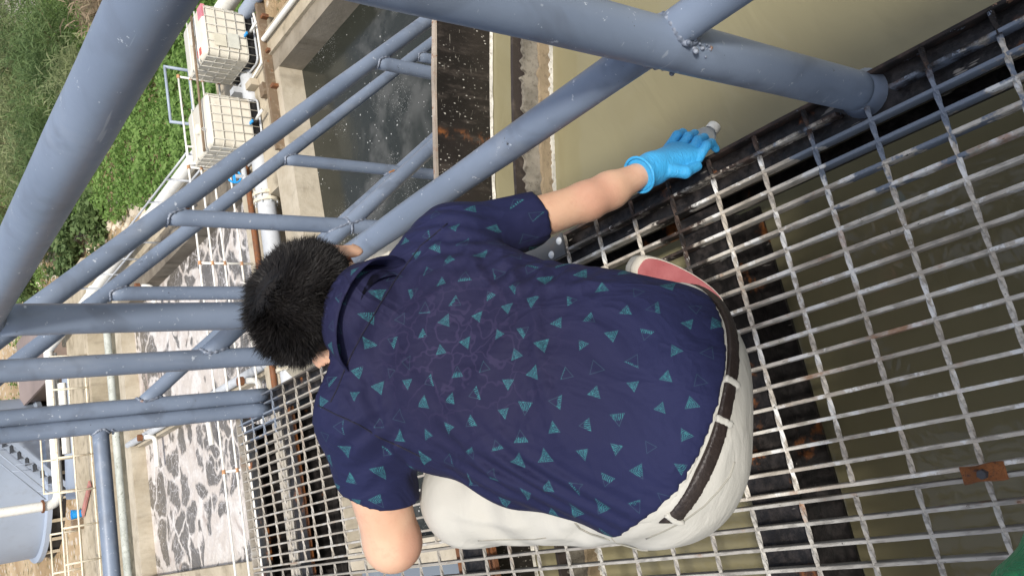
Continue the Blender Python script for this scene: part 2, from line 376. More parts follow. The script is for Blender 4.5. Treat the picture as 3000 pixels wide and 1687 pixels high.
LEAF2 = leaf('reed blades', (0.19, 0.235, 0.11), (0.27, 0.31, 0.15), (0.36, 0.37, 0.21))
LEAF3 = leaf('dry brown stems', (0.27, 0.21, 0.14), (0.36, 0.28, 0.19), (0.22, 0.22, 0.11))
LEAF4 = leaf('dark bush leaves', (0.11, 0.17, 0.07), (0.155, 0.225, 0.085), (0.22, 0.28, 0.12))

# ------------------------------------------------------------------ lower ground, tanks and water of the plant (5 m below the walkway)
ZD = -5.0
mb = MB().box(-60, 140, 30.2, 160, -7.2, -6.5).box(8.9, 140, 12.0, 15.2, -7.2, -6.5).box(7.6, 140, 15.2, 30.2, -7.2, -6.5).box(-60, -3.2, 14.0, 30.2, -7.2, -6.5)
structure('ground', mb, EARTH)
structure('plant_floor', MB().box(-3.2, 7.6, -6, 30.2, -7.2, -6.6).box(7.6, 8.9, -6, 15.2, -7.2, -6.6), CONCD)
# a low rise behind the vegetation with a dry stony stream
def sheet(fn, x0, x1, y0, y1, nx, ny):
    vs = []; fs = []
    for j in range(ny + 1):
        for i in range(nx + 1):
            x = x0 + (x1 - x0) * i / nx; y = y0 + (y1 - y0) * j / ny; vs.append((x, y, fn(x, y)))
    for j in range(ny):
        for i in range(nx):
            a = j * (nx + 1) + i; fs.append((a, a + 1, a + nx + 2, a + nx + 1))
    m = MB(); m.v = vs; m.f = fs; return m
def bank_z(x, y):
    t = max(0.0, min(1.0, (x - 9.2) / 12)); b = 0.6 * t * t
    return -6.49 + b * (0.6 + 0.8 * mnoise.noise((x * 0.2, y * 0.2, 3))) + 0.22 * mnoise.noise((x * 0.7, y * 0.7, 1)) * min(1, max(0, (x - 7.6)))
bk = structure('bank', sheet(bank_z, 7.601, 60, 15.2, 90, 74, 90), EARTH, True)
structure('stream_bed', sheet(lambda x, y: bank_z(x, y) + 0.12 + 0.12 * mnoise.noise((x * 1.1, y * 1.1, 5)), 23.2, 29.5, 28, 70, 14, 60), GRAVEL, True)

# dark settling tank nearest below
structure('dark_tank_water', MB().box(-0.95, 7.42, 1.9, 12.15, -6.3, -5.45), DARKW)
t = thing('settling_tank', 'concrete tank of dark speckled water below the round tank', 'tank', (3, 7, -6.6))
build('wall', MB().box(-1.1, 7.42, 12.15, 12.80, -6.6, ZD), CONC, t)
build('wall', MB().box(7.42, 8.15, 1.5, 12.78, -6.6, ZD - 0.004), CONCM, t)
build('wall', MB().box(-1.32, -0.95, 1.5, 12.14, -6.6, ZD + 0.02), CONC, t)
build('coping', MB().box(7.75, 8.25, 1.5, 12.7, ZD, ZD + 0.06), CONCP, t)
mb = MB().box(5.9, 8.9, 12.34, 12.42, ZD + 0.003, ZD + 0.16).box(5.9, 8.9, 12.42, 12.56, ZD + 0.003, ZD + 0.02)
build('steel_channel', mb, BROWNP, t)
for x in (6.4, 7.1, 7.8, 8.5):
    build('bracket', MB().box(x - 0.03, x + 0.03, 12.24, 12.335, ZD + 0.003, ZD + 0.12), RUST, t)
structure('side_tank_water', MB().box(-6, -1.32, 1.5, 12.8, -6.3, -5.5), paint('sky tinted grey blue water', (0.17, 0.20, 0.235), 0.15, dirt_amt=0.05, var=0.1, scale=0.6, bumps=0.05, spec=0.5))  # reflected sky is put into this water's grey blue base colour

# foaming aeration tanks
structure('foam_water', MB().box(-0.9, 6.1, 14.4, 23.3, -6.3, -5.36), FOAM)
t = thing('aeration_tank', 'concrete aeration tank covered with white foam beyond the walkway end', 'tank', (2.6, 18.8, -6.6))
build('wall', MB().box(-1.3, 6.9, 13.82, 14.40, -6.6, ZD), CONC, t)
build('wall', MB().box(-1.3, 6.9, 23.3, 23.85, -6.6, ZD), CONC, t)
build('outer_ledge', MB().box(-1.3, 6.9, 23.852, 25.2, -6.6, ZD - 0.25), MOSS, t)
build('wall', MB().box(6.1, 6.9, 14.404, 23.296, -6.6, ZD - 0.004), CONCD, t)
build('wall', MB().box(-1.3, -0.9, 14.404, 23.296, -6.6, ZD - 0.004), CONCP, t)
build('divider_wall', MB().box(2.40, 2.66, 14.404, 23.296, -6.6, ZD - 0.15), CONC, t)
# deck on the right that carries the totes
structure('deck', MB().box(5.4, 8.9, 12.804, 13.816, -6.6, ZD - 0.008).box(6.904, 8.9, 13.816, 15.0, -6.6, ZD - 0.012).box(6.904, 7.58, 15.0, 30.2, -6.6, ZD - 0.012), CONCP)
structure('alley_floor', MB().box(-3.2, 5.396, 12.804, 13.816, -6.6, -6.4), CONCD)
structure('ledge', MB().box(-3.2, 6.9, 24.004, 26.8, -6.6, -5.6), MOSS)
structure('path', MB().box(-6, 8.9, 26.804, 29.55, -6.6, ZD), CONCP)

# pipes of the plant
def pipe(label, pts, r, mat, name='pipe', cat='pipe', flanges=(), group=None, seg=14, fl=WHITE):
    t = thing(name, label, cat, pts[0], group)
    build('run', MB().tube(pts, r, seg), mat, t, 'angle')
    for (p, ax) in flanges:
        m = MB().lathe([(r, -0.03), (r * 1.35, -0.03), (r * 1.35, 0.03), (r, 0.03)], p, 20, ax)
        build('flange', m, fl, t, 'angle')
    return t
def elbow(a, b, c, r, n=6):      # path a-b-c with a rounded bend at b
    a, b, c = map(Vector, (a, b, c)); p = b + (a - b).normalized() * r; q = b + (c - b).normalized() * r
    return [tuple(a)] + [tuple((1 - t) ** 2 * p + 2 * t * (1 - t) * b + t * t * q) for t in [i / n for i in range(n + 1)]] + [tuple(c)]
t = pipe('thick galvanised pipe with bolted flange running along the foam tank wall', [(-3, 13.42, -5.02), (8.0, 13.42, -5.02)], 0.17, GALV, flanges=(((5.35, 13.42, -5.02), (1, 0, 0)), ((5.48, 13.42, -5.02), (1, 0, 0)), ((2.2, 13.42, -5.02), (1, 0, 0))), fl=IVORY)
for k in range(8):
    a = 2 * PI * k / 8
    build('bolt', MB().tube([(5.28, 13.42 + 0.205 * math.cos(a), -5.02 + 0.205 * math.sin(a)), (5.55, 13.42 + 0.205 * math.cos(a), -5.02 + 0.205 * math.sin(a))], 0.012, 6), GALV, t)
v = thing('valve', 'small blue handled valve beside the flange of the galvanised pipe', 'valve', (5.95, 13.75, -5))
build('valve_body', MB().tube([(5.95, 13.72, -5.0), (5.95, 13.72, -4.62)], 0.04, 10).tube([(5.8, 13.72, -4.8), (6.15, 13.72, -4.8)], 0.05, 10), GALV, v)
build('handle', MB().tube([(5.95 + 0.13 * math.cos(a), 13.72, -4.60 + 0.13 * math.sin(a)) for a in [2 * PI * i / 16 for i in range(16)]], 0.02, 6, closed=True).box(5.82, 6.08, 13.70, 13.74, -4.62, -4.58), BLUE, v)
pipe('dark rusty pipe lying along the foam tank near wall', [(-1.3, 13.90, -4.93), (6.9, 13.90, -4.93)], 0.055, RUST)
pipe('long white pipe running away beside the green creepers', [(7.29, 15.4, -4.72), (6.98, 30.5, -4.72)], 0.14, WHITE, flanges=(((7.19, 19.2, -4.72), (0, 1, 0)), ((7.09, 24.5, -4.72), (0, 1, 0))))
pipe('white pipe at the far right behind the first tote', [(9.35, 8, -4.72), (9.35, 13.7, -4.72)], 0.17, WHITE)
pipe('grey pipe at the far right behind the first tote', [(8.93, 8, -4.86), (8.93, 12.9, -4.86)], 0.13, PALEBLUE)
pipe('thin white conduit along the right coping of the dark tank', [(8.02, 6, -4.86), (8.02, 12.3, -4.86)], 0.045, WHITE)
pipe('grey air pipe along the divider wall between the foam tanks', [(2.53, 14.3, -5.03), (2.53, 23.6, -5.03)], 0.085, GALV)
pipe('light pipe on the mossy ledge in front of the path', [(-3, 25.7, -5.3), (7, 25.7, -5.3)], 0.12, MOSSY)
pipe('thick white pipe crossing in front of the big tank then rising', elbow((7.0, 31.0, -4.75), (1.85, 31.0, -4.75), (1.85, 31.0, 0.5), 0.35), 0.155, WHITE, flanges=(((1.85, 31.0, -4.28), (0, 0, 1)),), fl=RUST)
pipe('thinner white pipe behind the thick one ending in a rounded bend', elbow((7.0, 31.45, -5.0), (4.55, 31.45, -5.0), (4.55, 31.45, -6.4), 0.3), 0.10, WHITE)
pipe('silver pipe between the far railing and the path', [(-3, 29.95, -5.55), (5.2, 29.95, -5.55)], 0.11, GALV, flanges=(((0.2, 29.95, -5.55), (1, 0, 0)),))
pipe('short white pipe end at the far edge of the path', [(5.6, 29.85, -4.85), (3.3, 29.85, -4.85)], 0.13, WHITE)
def pvc(label, p, dirx, dy=0.0):
    x, y, z = p
    pts = elbow((x, y, z + 0.32), (x, y, z), (x + dirx, y + dy, z), 0.12)
    t = thing('drain_elbow', label, 'pipe', p, 'white elbows over the foam')
    build('elbow', MB().tube(pts, 0.058, 10), WHITE, t, True)
    build('collar', MB().lathe([(0.05, 0.30), (0.085, 0.30), (0.085, 0.40), (0.05, 0.40)], p, 14, None, True), RUST, t)
pvc('white elbow pipe over foam at the far end of the divider', (2.42, 21.6, -5.12), -0.75)
pvc('white elbow pipe over foam hanging near the middle of divider', (2.38, 17.9, -5.12), -0.80, -0.1)
pvc('white elbow pipe over foam by the right wall of tank', (6.0, 20.6, -5.10), -0.75, -0.1)
pvc('white elbow pipe over foam beside the near rail post', (2.36, 15.0, -5.12), -0.85)

# ------------------------------------------------------------------ thin rails around the lower tanks
def rail_run(name, label, posts, heights, r, mat, clampmat=None, group=None, pr=None, z0=ZD):
    """posts: list of (x, y); a rail at every height joins consecutive posts."""
    t = thing(name, label, 'railing', (*posts[0], z0), group)
    for (x, y) in posts:
        build('post', MB().tube([(x, y, z0), (x, y, z0 + heights[-1] + 0.02)], pr or r * 1.1, 8), mat, t, True)
        if clampmat:
            for h in heights:
                build('clamp', MB().lathe([(r * 1.05, -0.035), (r * 1.6, -0.035), (r * 1.6, 0.035), (r * 1.05, 0.035)], (x, y, z0 + h), 10, (1, 0, 0)), clampmat, t)
    for h in heights:
        build('rail', MB().tube([(*p, z0 + h) for p in posts], r, 8), mat, t, True)
    return t
rail_run('tank_railing', 'thin white railing with orange clamps along near edge of foam tank', [(-1.2 + 1.88 * k, 14.29) for k in range(6)], (0.22, 0.54, 0.77, 1.0), 0.02, WHITE, ORANGE)
rail_run('tank_railing', 'thin pale railing beside the long white pipe right of the foam', [(6.62, 14.35 + 1.2 * k) for k in range(8)], (0.52, 1.0), 0.022, GALV)
rail_run('path_railing', 'ivory railing with rust on near side of the far concrete path', [(-2.15 + 1.0 * k, 27.05) for k in range(9)], (0.08, 0.55, 0.98), 0.028, IVORY)
rail_run('path_railing', 'ivory railing with rust on far side of the concrete path', [(-2.6 + 1.15 * k, 29.42) for k in range(4)], (0.03, 0.42, 0.85), 0.028, IVORY)
rail_run('path_railing', 'short rusty railing standing behind the blue bucket', [(2.1 + 1.0 * k, 29.42) for k in range(3)], (0.55, 0.95), 0.026, IVORY)
rail_run('tank_railing', 'white railing at the outer deck edge behind the totes', [(8.75, 14.9), (7.55, 14.9)], (0.55, 1.02), 0.028, PALEBLUE)
t = thing('pipe_bracket', 'white square pipe loop standing beside the second tote', 'pipe', (6.55, 14.2, -5))
build('loop', MB().tube([(6.3, 14.05, -5), (6.3, 14.05, -3.92), (6.62, 14.05, -3.92), (6.62, 14.05, -4.35), (6.2, 14.05, -4.35)], 0.025, 8), WHITE, t, True)
t = thing('steel_post', 'thin rusty brown pole lying across the tops of both totes', 'pole', (7.1, 12.5, -5))
build('shaft', MB().tube([(6.2, 13.34, -3.955), (8.85, 13.22, -3.965)], 0.024, 8), BROWNP, t, True)
for x in (6.6, 8.4):
    build('lashing', MB().tube([(x + 0.03 * math.cos(a), 13.27, -3.965 + 0.035 * math.sin(a)) for a in [PI * i / 4 for i in range(8)]], 0.006, 5, closed=True), GALV, t, True)

# ------------------------------------------------------------------ caged liquid totes on the deck
def rounded_box(x0, x1, y0, y1, z0, z1, r, top_in=0.03, n=5):
    ring = []
    for cx, cy, a0 in ((x1 - r, y1 - r, 0), (x0 + r, y1 - r, 90), (x0 + r, y0 + r, 180), (x1 - r, y0 + r, 270)):
        for i in range(n + 1):
            a = math.radians(a0 + 90 * i / n); ring.append((cx + r * math.cos(a), cy + r * math.sin(a), math.cos(a), math.sin(a)))
    m = MB(); N = len(ring); prof = [(0.05, z0), (0.0, z0 + 0.05), (0.004, z0 + 0.2), (0, z0 + 0.4), (0.004, z1 - 0.15), (0, z1 - 0.06), (0.015, z1 - 0.02), (0.05, z1)]
    vs = []; fs = []
    for ins, z in prof: vs += [(x - c * ins, y - s * ins, z) for x, y, c, s in ring]
    for i in range(len(prof) - 1):
        for k in range(N): l = (k + 1) % N; fs.append((i * N + k, i * N + l, (i + 1) * N + l, (i + 1) * N + k))
    fs.append(tuple(range((len(prof) - 1) * N, len(prof) * N))); fs.append(tuple(range(N - 1, -1, -1)))
    m.add(vs, fs); return m, ring
def make_tote(label, x0, y0, marks):
    W, D, H = 1.0, 1.02, 0.98; z0 = ZD
    t = thing('liquid_tote', label, 'plastic tank', (x0, y0, z0), 'caged white totes on the deck')
    b, ring = rounded_box(x0, x0 + W, y0, y0 + D, z0 + 0.16, z0 + H, 0.10)
    build('bottle', b, CREAM, t, 'angle')
    for i in range(5):
        z = z0 + 0.20 + 0.185 * i
        build('cage_ring', MB().tube([(x + c * 0.012, y + s * 0.012, z) for x, y, c, s in ring], 0.009, 6, closed=True), CAGE, t, True)
    up = []
    for i in range(6):
        f = 0.09 + (W - 0.18) * i / 5
        up += [(x0 + f, y0 - 0.02), (x0 + f, y0 + D + 0.02)]
    for i in range(6):
        f = 0.09 + (D - 0.18) * i / 5
        up += [(x0 - 0.02, y0 + f), (x0 + W + 0.02, y0 + f)]
    for x, y in up:
        build('cage_upright', MB().tube([(x, y, z0 + 0.03), (x, y, z0 + H - 0.03)], 0.0085, 6), CAGE, t, True)
    build('base_frame', MB().tube([(x + c * 0.02, y + s * 0.02, z0 + 0.035) for x, y, c, s in ring], 0.022, 8, closed=True), GALV, t, True)
    build('pallet', MB().box(x0 + 0.04, x0 + W - 0.04, y0 + 0.04, y0 + D - 0.04, z0 + 0.004, z0 + 0.155), BLACK, t)
    build('cap', MB().lathe([(0.0, 0.05), (0.09, 0.05), (0.10, 0.035), (0.10, 0)], (x0 + 0.5, y0 + 0.5, z0 + H), 20), CREAM, t, 'angle')
    build('top_bar', MB().tube([(x0 - 0.01, y0 + 0.32, z0 + H + 0.012), (x0 + W + 0.01, y0 + 0.32, z0 + H + 0.012)], 0.014, 6), WHITE, t, True)
    build('top_bar', MB().tube([(x0 - 0.01, y0 + 0.72, z0 + H + 0.012), (x0 + W + 0.01, y0 + 0.72, z0 + H + 0.012)], 0.014, 6), WHITE, t, True)
    v = build('valve', MB().tube([(x0 + 0.5, y0 + 0.0, z0 + 0.18), (x0 + 0.5, y0 - 0.14, z0 + 0.16)], 0.045, 12), BLACK, t, True)
    build('spout', MB().tube([(x0 + 0.5, y0 - 0.10, z0 + 0.16), (x0 + 0.55, y0 - 0.42, z0 + 0.16)], 0.028, 10), WHITE, v, True)
    build('valve_handle', MB().box(x0 + 0.44, x0 + 0.49, y0 - 0.14, y0 - 0.02, z0 + 0.225, z0 + 0.25), BLUE, v)
    if marks:
        build('label_plate', MB().box(x0 + 0.16, x0 + 0.40, y0 - 0.034, y0 - 0.031, z0 + 0.60, z0 + 0.82), paint('faded label', (0.60, 0.57, 0.46), 0.7, dirt=(0.42, 0.40, 0.3), dirt_amt=0.7, scale=14, var=0.1), t)
        build('label_plate', MB().box(x0 + 0.16, x0 + 0.46, y0 - 0.034, y0 - 0.031, z0 + 0.36, z0 + 0.57), paint('grey label', (0.55, 0.55, 0.48), 0.7, dirt=(0.36, 0.38, 0.34), dirt_amt=0.7, scale=18, var=0.1), t)
        build('warning_patch', MB().box(x0 + 0.74, x0 + 0.985, y0 - 0.003, y0 + 0.20, z0 + H - 0.06, z0 + H + 0.004), PINK, t)
        build('stain_patch', MB().box(x0 + 0.09, x0 + 0.22, y0 + 0.22, y0 + 0.4, z0 + H + 0.0, z0 + H + 0.012), RED, t)
    return t
make_tote('white caged liquid tote with two labels and pink corner patch', 7.92, 12.86, True)
make_tote('white caged liquid tote without labels behind the stair rails', 6.27, 13.12, False)
pipe('white drain tube bending around the foot of the labelled tote', [(8.85, 12.70, -4.93), (8.45, 12.62, -4.93), (7.75, 12.64, -4.93), (7.62, 13.5, -4.93)], 0.024, WHITE, name='drain_tube')
for i, (x, y, w, d, h, m, l) in enumerate([(7.50, 13.0, 0.13, 0.25, 0.16, CONCP, 'narrow concrete stub standing between the two totes'), (7.56, 13.45, 0.12, 0.2, 0.3, GALV, 'grey metal box standing between the two totes'),
                                          (7.10, 12.62, 0.25, 0.16, 0.12, BROWNP, 'small brown block at the foot of the unlabelled tote')]):
    t = thing('block', l, 'block', (x, y, ZD)); build('body', MB().box(x, x + w, y, y + d, ZD + 0.002, ZD + h), m, t)

# ------------------------------------------------------------------ big pale cylinder tank beyond the path
TX, TY, TR = 4.0, 41.7, 3.42
t = thing('storage_tank', 'big pale blue grey cylindrical tank beyond the concrete path', 'tank', (TX, TY, -6.5))
build('shell', MB().lathe([(TR - 0.03, -5.75), (TR, -5.75), (TR, 0.6), (0.0, 1.2)], (TX, TY, 0), 72), PALEBLUE, t, 'angle')
build('skirt', MB().lathe([(TR + 0.06, -6.5), (TR + 0.06, -5.98), (TR - 0.1, -5.98)], (TX, TY, 0), 72), BLACK, t, 'angle')
build('base_ring', MB().lathe([(TR - 0.2, -5.98), (TR + 0.22, -5.98), (TR + 0.22, -5.80), (TR, -5.75)], (TX, TY, 0), 72), PALEBLUE, t, 'angle')
for k in range(10):
    a = math.radians(200 + 16 * k); c, s = math.cos(a), math.sin(a)
    build('foot', MB().bar((TX + (TR + 0.12) * c, TY + (TR + 0.12) * s, -6.5), (TX + (TR + 0.12) * c, TY + (TR + 0.12) * s, -5.98), 0.28, 0.12), CONCP, t)
t = thing('tank_ladder', 'blue grey stair with dark treads climbing the storage tank side', 'stair', (4.2, 37.6, -6.5))
for dx in (0, 0.75):
    build('stringer', MB().bar((2.6 + dx * 0.2, 37.6 - dx, -6.4), (6.2 + dx * 0.2, 37.9 - dx, -3.2), 0.05, 0.16), PALEBLUE, t)
    build('handrail', MB().tube([(2.6 + dx * 0.2, 37.6 - dx, -5.6), (6.2 + dx * 0.2, 37.9 - dx, -2.4)], 0.025, 8), PALEBLUE, t, True)
    for q in (0.1, 0.35, 0.6, 0.85):
        build('baluster', MB().tube([(2.6 + 3.6 * q + dx * 0.2, 37.6 - dx + 0.3 * q, -6.4 + 3.2 * q), (2.6 + 3.6 * q + dx * 0.2, 37.6 - dx + 0.3 * q, -5.6 + 3.2 * q)], 0.02, 6), PALEBLUE, t, True)
for i in range(13):
    q = (i + 0.5) / 13
    build('tread', MB().box(2.5 + 3.6 * q, 2.78 + 3.6 * q, 36.9 + 0.3 * q, 37.6 + 0.3 * q, -6.36 + 3.2 * q, -6.33 + 3.2 * q), BLACK, t)
t = thing('bucket', 'bright blue bucket on the edge of the far path', 'bucket', (1.32, 29.1, ZD))
build('body', MB().lathe([(0.0, 0.004), (0.11, 0.004), (0.15, 0.30), (0.14, 0.30), (0.10, 0.03)], (1.32, 29.1, ZD), 18), BLUE, t, 'angle')
build('handle', MB().tube([(1.32 + 0.15 * math.cos(a), 29.1, ZD + 0.30 + 0.14 * math.sin(a)) for a in [PI * i / 8 for i in range(9)]], 0.008, 5), GALV, t, True)
t = thing('plank', 'faded red board leaning across the far concrete path', 'board', (1.5, 28, ZD))
build('board', MB().bar((1.25, 28.8, ZD + 0.06), (2.05, 27.6, ZD + 0.06), 0.22, 0.05), paint('faded red board', (0.42, 0.19, 0.16), 0.8, dirt_amt=0.3, scale=5), t)
t = thing('block', 'brown block beside the blue bucket on the path edge', 'block', (1.0, 29.3, ZD)); build('body', MB().box(0.85, 1.15, 29.0, 29.25, ZD + 0.002, ZD + 0.3), BROWNP, t)
t = thing('shed', 'low brown flat roofed shed behind the white pipes', 'building', (7.6, 38, -6.5))
build('wall', MB().box(6.9, 9.6, 34.5, 40.5, -6.5, -5.5), paint('brown shed wall', (0.20, 0.155, 0.13), 0.8, dirt_amt=0.3, scale=1), t)
build('roof', MB().box(6.8, 9.7, 34.4, 40.6, -5.5, -5.4), paint('mauve brown roof sheet', (0.25, 0.20, 0.185), 0.8, dirt=(0.3, 0.24, 0.2), dirt_amt=0.4, scale=0.6), t)
t = thing('duct', 'grey blue duct lying between shed and storage tank', 'pipe', (4.0, 33.5, -6.2))
build('run', MB().tube([(2.2, 34.0, -6.0), (7.2, 33.2, -6.0)], 0.42, 18), PALEBLUE, t, True)
structure('pit_floor', MB().box(-60, 8.9, 29.554, 33.0, -6.8, -6.49), BLACK)

# ------------------------------------------------------------------ round clarifier tank with its water
CT = Vector((-0.95, -3.5, 0)); RW = 5.44; ZW = -0.265
t = thing('clarifier_tank', 'round steel clarifier tank with black wall under the walkway', 'tank', (CT.x, CT.y, -6.5))
N = 220
build('wall', MB().lathe([(RW + 0.008, -6.5), (RW + 0.008, -0.056), (RW, -0.056), (RW, -0.7)], CT, N), WALL, t, 'angle')
m = MB(); pr = []
for i in range(520):
    a = 2 * PI * i / 520; w = 0.0025 * mnoise.noise((i * 0.35, 0, 0)); h = 0.004 * mnoise.noise((i * 0.5, 5, 0))
    pr.append((a, w, h))
vs = []; fs = []
for a, w, h in pr:
    for r, z in ((RW - 0.004 + w, -0.0555), (RW - 0.003 + w, -0.048 + h), (RW + 0.010 + w, -0.047 + h), (RW + 0.0115 + w, -0.060)):
        vs.append((CT.x + r * math.cos(a), CT.y + r * math.sin(a), z))
n = len(pr)
for i in range(n):
    j = (i + 1) % n
    for k in range(3): fs.append((i * 4 + k, j * 4 + k, j * 4 + k + 1, i * 4 + k + 1))
build('rim', MB().add(vs, fs), RIM, t)
# scum line where the water meets the wall
vs = []; fs = []
for i in range(900):
    a = PI * 0.25 + PI * 0.5 * i / 899; w = max(0.0004, 0.0016 + 0.006 * mnoise.noise((i * 0.23, 2, 0)))
    for r, z in ((RW - 0.0005, ZW + 0.012), (RW - 0.003, ZW + 0.006), (RW - 0.003 - w, ZW + 0.003)):
        vs.append((CT.x + r * math.cos(a), CT.y + r * math.sin(a), z))
for i in range(899):
    for k in range(2): fs.append((i * 3 + k, i * 3 + 3 + k, i * 3 + 4 + k, i * 3 + 1 + k))
LIME = paint('white scum line', (0.60, 0.58, 0.52), 0.9, dirt=(0.2, 0.18, 0.14), dirt_amt=0.9, scale=30, var=0.3)
build('scum_line', MB().add(vs, fs), LIME, t)
# inner weir trough: a brown plate, crusted top and a paler outer plate, left open beside the walkway
def arc(r0, r1, z0, z1, a0, a1, n, jit=0.0, seed=0, crust=0.0):
    vs = []; fs = []
    for i in range(n + 1):
        a = a0 + (a1 - a0) * i / n
        j = jit * mnoise.noise((i * 0.31, seed, 0)); c = crust * (0.5 + mnoise.noise((i * 0.27, seed, 3)))
        for r, z in ((r0 + j, z0), (r0 + j, z1 + c), (r1 + j, z1 + c), (r1 + j, z0)): vs.append((CT.x + r * math.cos(a), CT.y + r * math.sin(a), z))
    for i in range(n):
        for k in range(4): l = (k + 1) % 4; fs.append((i * 4 + k, i * 4 + l, i * 4 + 4 + l, i * 4 + 4 + k))
    fs.append((0, 1, 2, 3)); fs.append((n * 4 + 3, n * 4 + 2, n * 4 + 1, n * 4))
    return MB().add(vs, fs)
def ang(x, r): return math.acos((x - CT.x) / r)
RB = 5.205
WEIR = paint('brown weir plate', (0.035, 0.027, 0.024), 0.55, dirt=(0.16, 0.13, 0.10), dirt_amt=0.4, rust=0.1, scale=9, bumps=0.4)
OCHRE = paint('ochre stained plate', (0.27, 0.21, 0.135), 0.85, dirt=(0.08, 0.06, 0.04), dirt_amt=0.7, scale=16, bumps=0.6)
for aa, bb, lab in ((ang(1.9, RB), ang(0.205, RB), 0), (ang(-0.42, RB), ang(-1.9, RB), 1)):
    build('weir_plate', arc(RB - 0.010, RB + 0.0, -0.5, -0.140, aa, bb, 120, 0.001), WEIR, t)
    build('weir_crust', arc(RB - 0.021, RB - 0.0105, -0.5, -0.180, aa, bb, 420, 0.003, 4, 0.022), SCUM, t)
    build('weir_plate', arc(RB - 0.031, RB - 0.0215, -0.5, -0.225, aa, bb, 260, 0.002, 14, 0.010), OCHRE, t)
    build('scum_line', arc(RB - 0.0355, RB - 0.0315, -0.5, ZW + 0.005, aa, bb, 500, 0.0015, 21, 0.012), LIME, t)
m = MB()
for i in range(15):
    q = i / 14; a = ang(0.205, RB); r = RB - 0.04 + 0.045 * q
    p = (CT.x + r * math.cos(a) - 0.02 * (1 - q), CT.y + r * math.sin(a), -0.255 + 0.115 * q)
    m.lathe([(0.003, -0.007), (0.010, 0), (0.003, 0.007)], p, 6, (0.2, 1, 0.5))
build('frayed_rope', m, RUST, t)
structure('clarifier_water', MB().lathe([(0.0, ZW), (1.5, ZW), (3.5, ZW), (RW - 0.001, ZW), (RW - 0.001, ZW - 0.2)], CT, 160), WATER)

# ------------------------------------------------------------------ walkway grating panels
PITCH = 0.0375; RODP = 0.1055; Y0, Y1 = -1.1, 3.343
def rod_mesh(length, w=0.0066):
    n = int(length / 0.0125); vs = []; fs = []
    for i in range(n + 1):
        a = PI / 2 * i / 3.0; x = -length * i / n
        for k in range(4): vs.append((x, w * 0.72 * math.cos(a + k * PI / 2), w * 0.72 * math.sin(a + k * PI / 2)))
    for i in range(n):
        for k in range(4): l = (k + 1) % 4; fs.append((i * 4 + k, i * 4 + 4 + k, i * 4 + 4 + l, i * 4 + l))
    me = bpy.data.meshes.new('cross_rod'); me.from_pydata(vs, [], fs); return me
def bar_mesh(segs, seed, th=0.0064, h=0.027):
    vs = []; fs = []
    for y0, y1 in segs:
        n = max(2, int((y1 - y0) / 0.05)); o = len(vs)
        for i in range(n + 1):
            y = y0 + (y1 - y0) * i / n; j = 0.0007 * mnoise.noise((y * 9, seed, 0)); e = 0.0006 * mnoise.noise((y * 23, seed, 4))
            for x, z in ((-th / 2, -h), (th / 2, -h), (th / 2 + e, -0.001), (th / 2 - 0.001 + e, 0), (-th / 2 + 0.001, 0), (-th / 2 - e, -0.001)): vs.append((x + j, y, z))
        for i in range(n):
            for k in range(6): l = (k + 1) % 6; fs.append((o + i * 6 + k, o + i * 6 + l, o + i * 6 + 6 + l, o + i * 6 + 6 + k))
        fs.append(tuple(o + k for k in range(5, -1, -1))); fs.append(tuple(o + n * 6 + k for k in range(6)))
    me = bpy.data.meshes.new('bearing_bar'); me.from_pydata(vs, [], fs); return me
def panel(label, x_right, nbars, mat, edge_dark, notch):
    t = thing('floor_grating', label, 'grating', (x_right, 0, 0), 'walkway grating panels')
    full = [bar_mesh([(Y0, Y1)], 10 * k + nbars) for k in range(3)]
    for me in full: me.materials.append(mat)
    for j in range(nbars):
        me = full[j % 3]
        segs = notch.get(j)
        if segs: me = bar_mesh(segs, 50 + j); me.materials.append(mat)
        if j < edge_dark:
            me = bar_mesh(segs or [(Y0, Y1)], 70 + j); me.materials.append(BARD if not segs else mat)
        o = bpy.data.objects.new('bearing_bar', me); COL.objects.link(o); o.parent = t; o.location = (-j * PITCH, 0, 0)
    L = (nbars - 1) * PITCH; rm = rod_mesh(L); rm.materials.append(mat)
    for k in range(-17, 25):
        y = 0.76 + RODP * k
        if y < Y0 + 0.02 or y > Y1 - 0.02: continue
        o = bpy.data.objects.new('cross_rod', rm); COL.objects.link(o); o.parent = t; o.location = (0, y + random.uniform(-0.001, 0.001), -0.0035 + random.uniform(-0.0008, 0.0006))
    build('end_bar', MB().box(x_right - L - 0.002, x_right + 0.002, Y1 + 0.0002, Y1 + 0.006, -0.027, 0.0), mat, t)
    return t
p1 = panel('nearer right grating panel of worn whitish bars under the man', 0.0, 18, BAR1, 1, {1: [(Y0, 0.505), (0.60, 1.88), (1.98, 2.35), (2.43, 3.05), (3.13, Y1)]})
p2 = panel('left grating panel of dull grey bars beyond the panel joint', -0.655, 18, BAR2, 0, {})
t = thing('grating_clip', 'rusty saddle clip joining the two grating panels', 'clip', (-0.647, 0.548, 0))
vs = []; fs = []
m = MB()
for i in range(9):
    q = i / 8; y = 0.517 + 0.064 * q; h = 0.003 + 0.007 * math.sin(PI * q); wq = 0.92 + 0.08 * math.sin(7 * q)
    for x, z in ((-0.647 - 0.014 * wq, 0.001), (-0.647 - 0.011 * wq, h), (-0.647, h * 0.6), (-0.647 + 0.011 * wq, h), (-0.647 + 0.014 * wq, 0.001)): vs.append((x + 0.0015 * mnoise.noise((y * 60, x * 30, 0)), y, z + 0.0012 * mnoise.noise((y * 90, x * 90, 3))))
for i in range(8):
    for k in range(4): fs.append((i * 5 + k, i * 5 + k + 1, i * 5 + 6 + k, i * 5 + 5 + k))
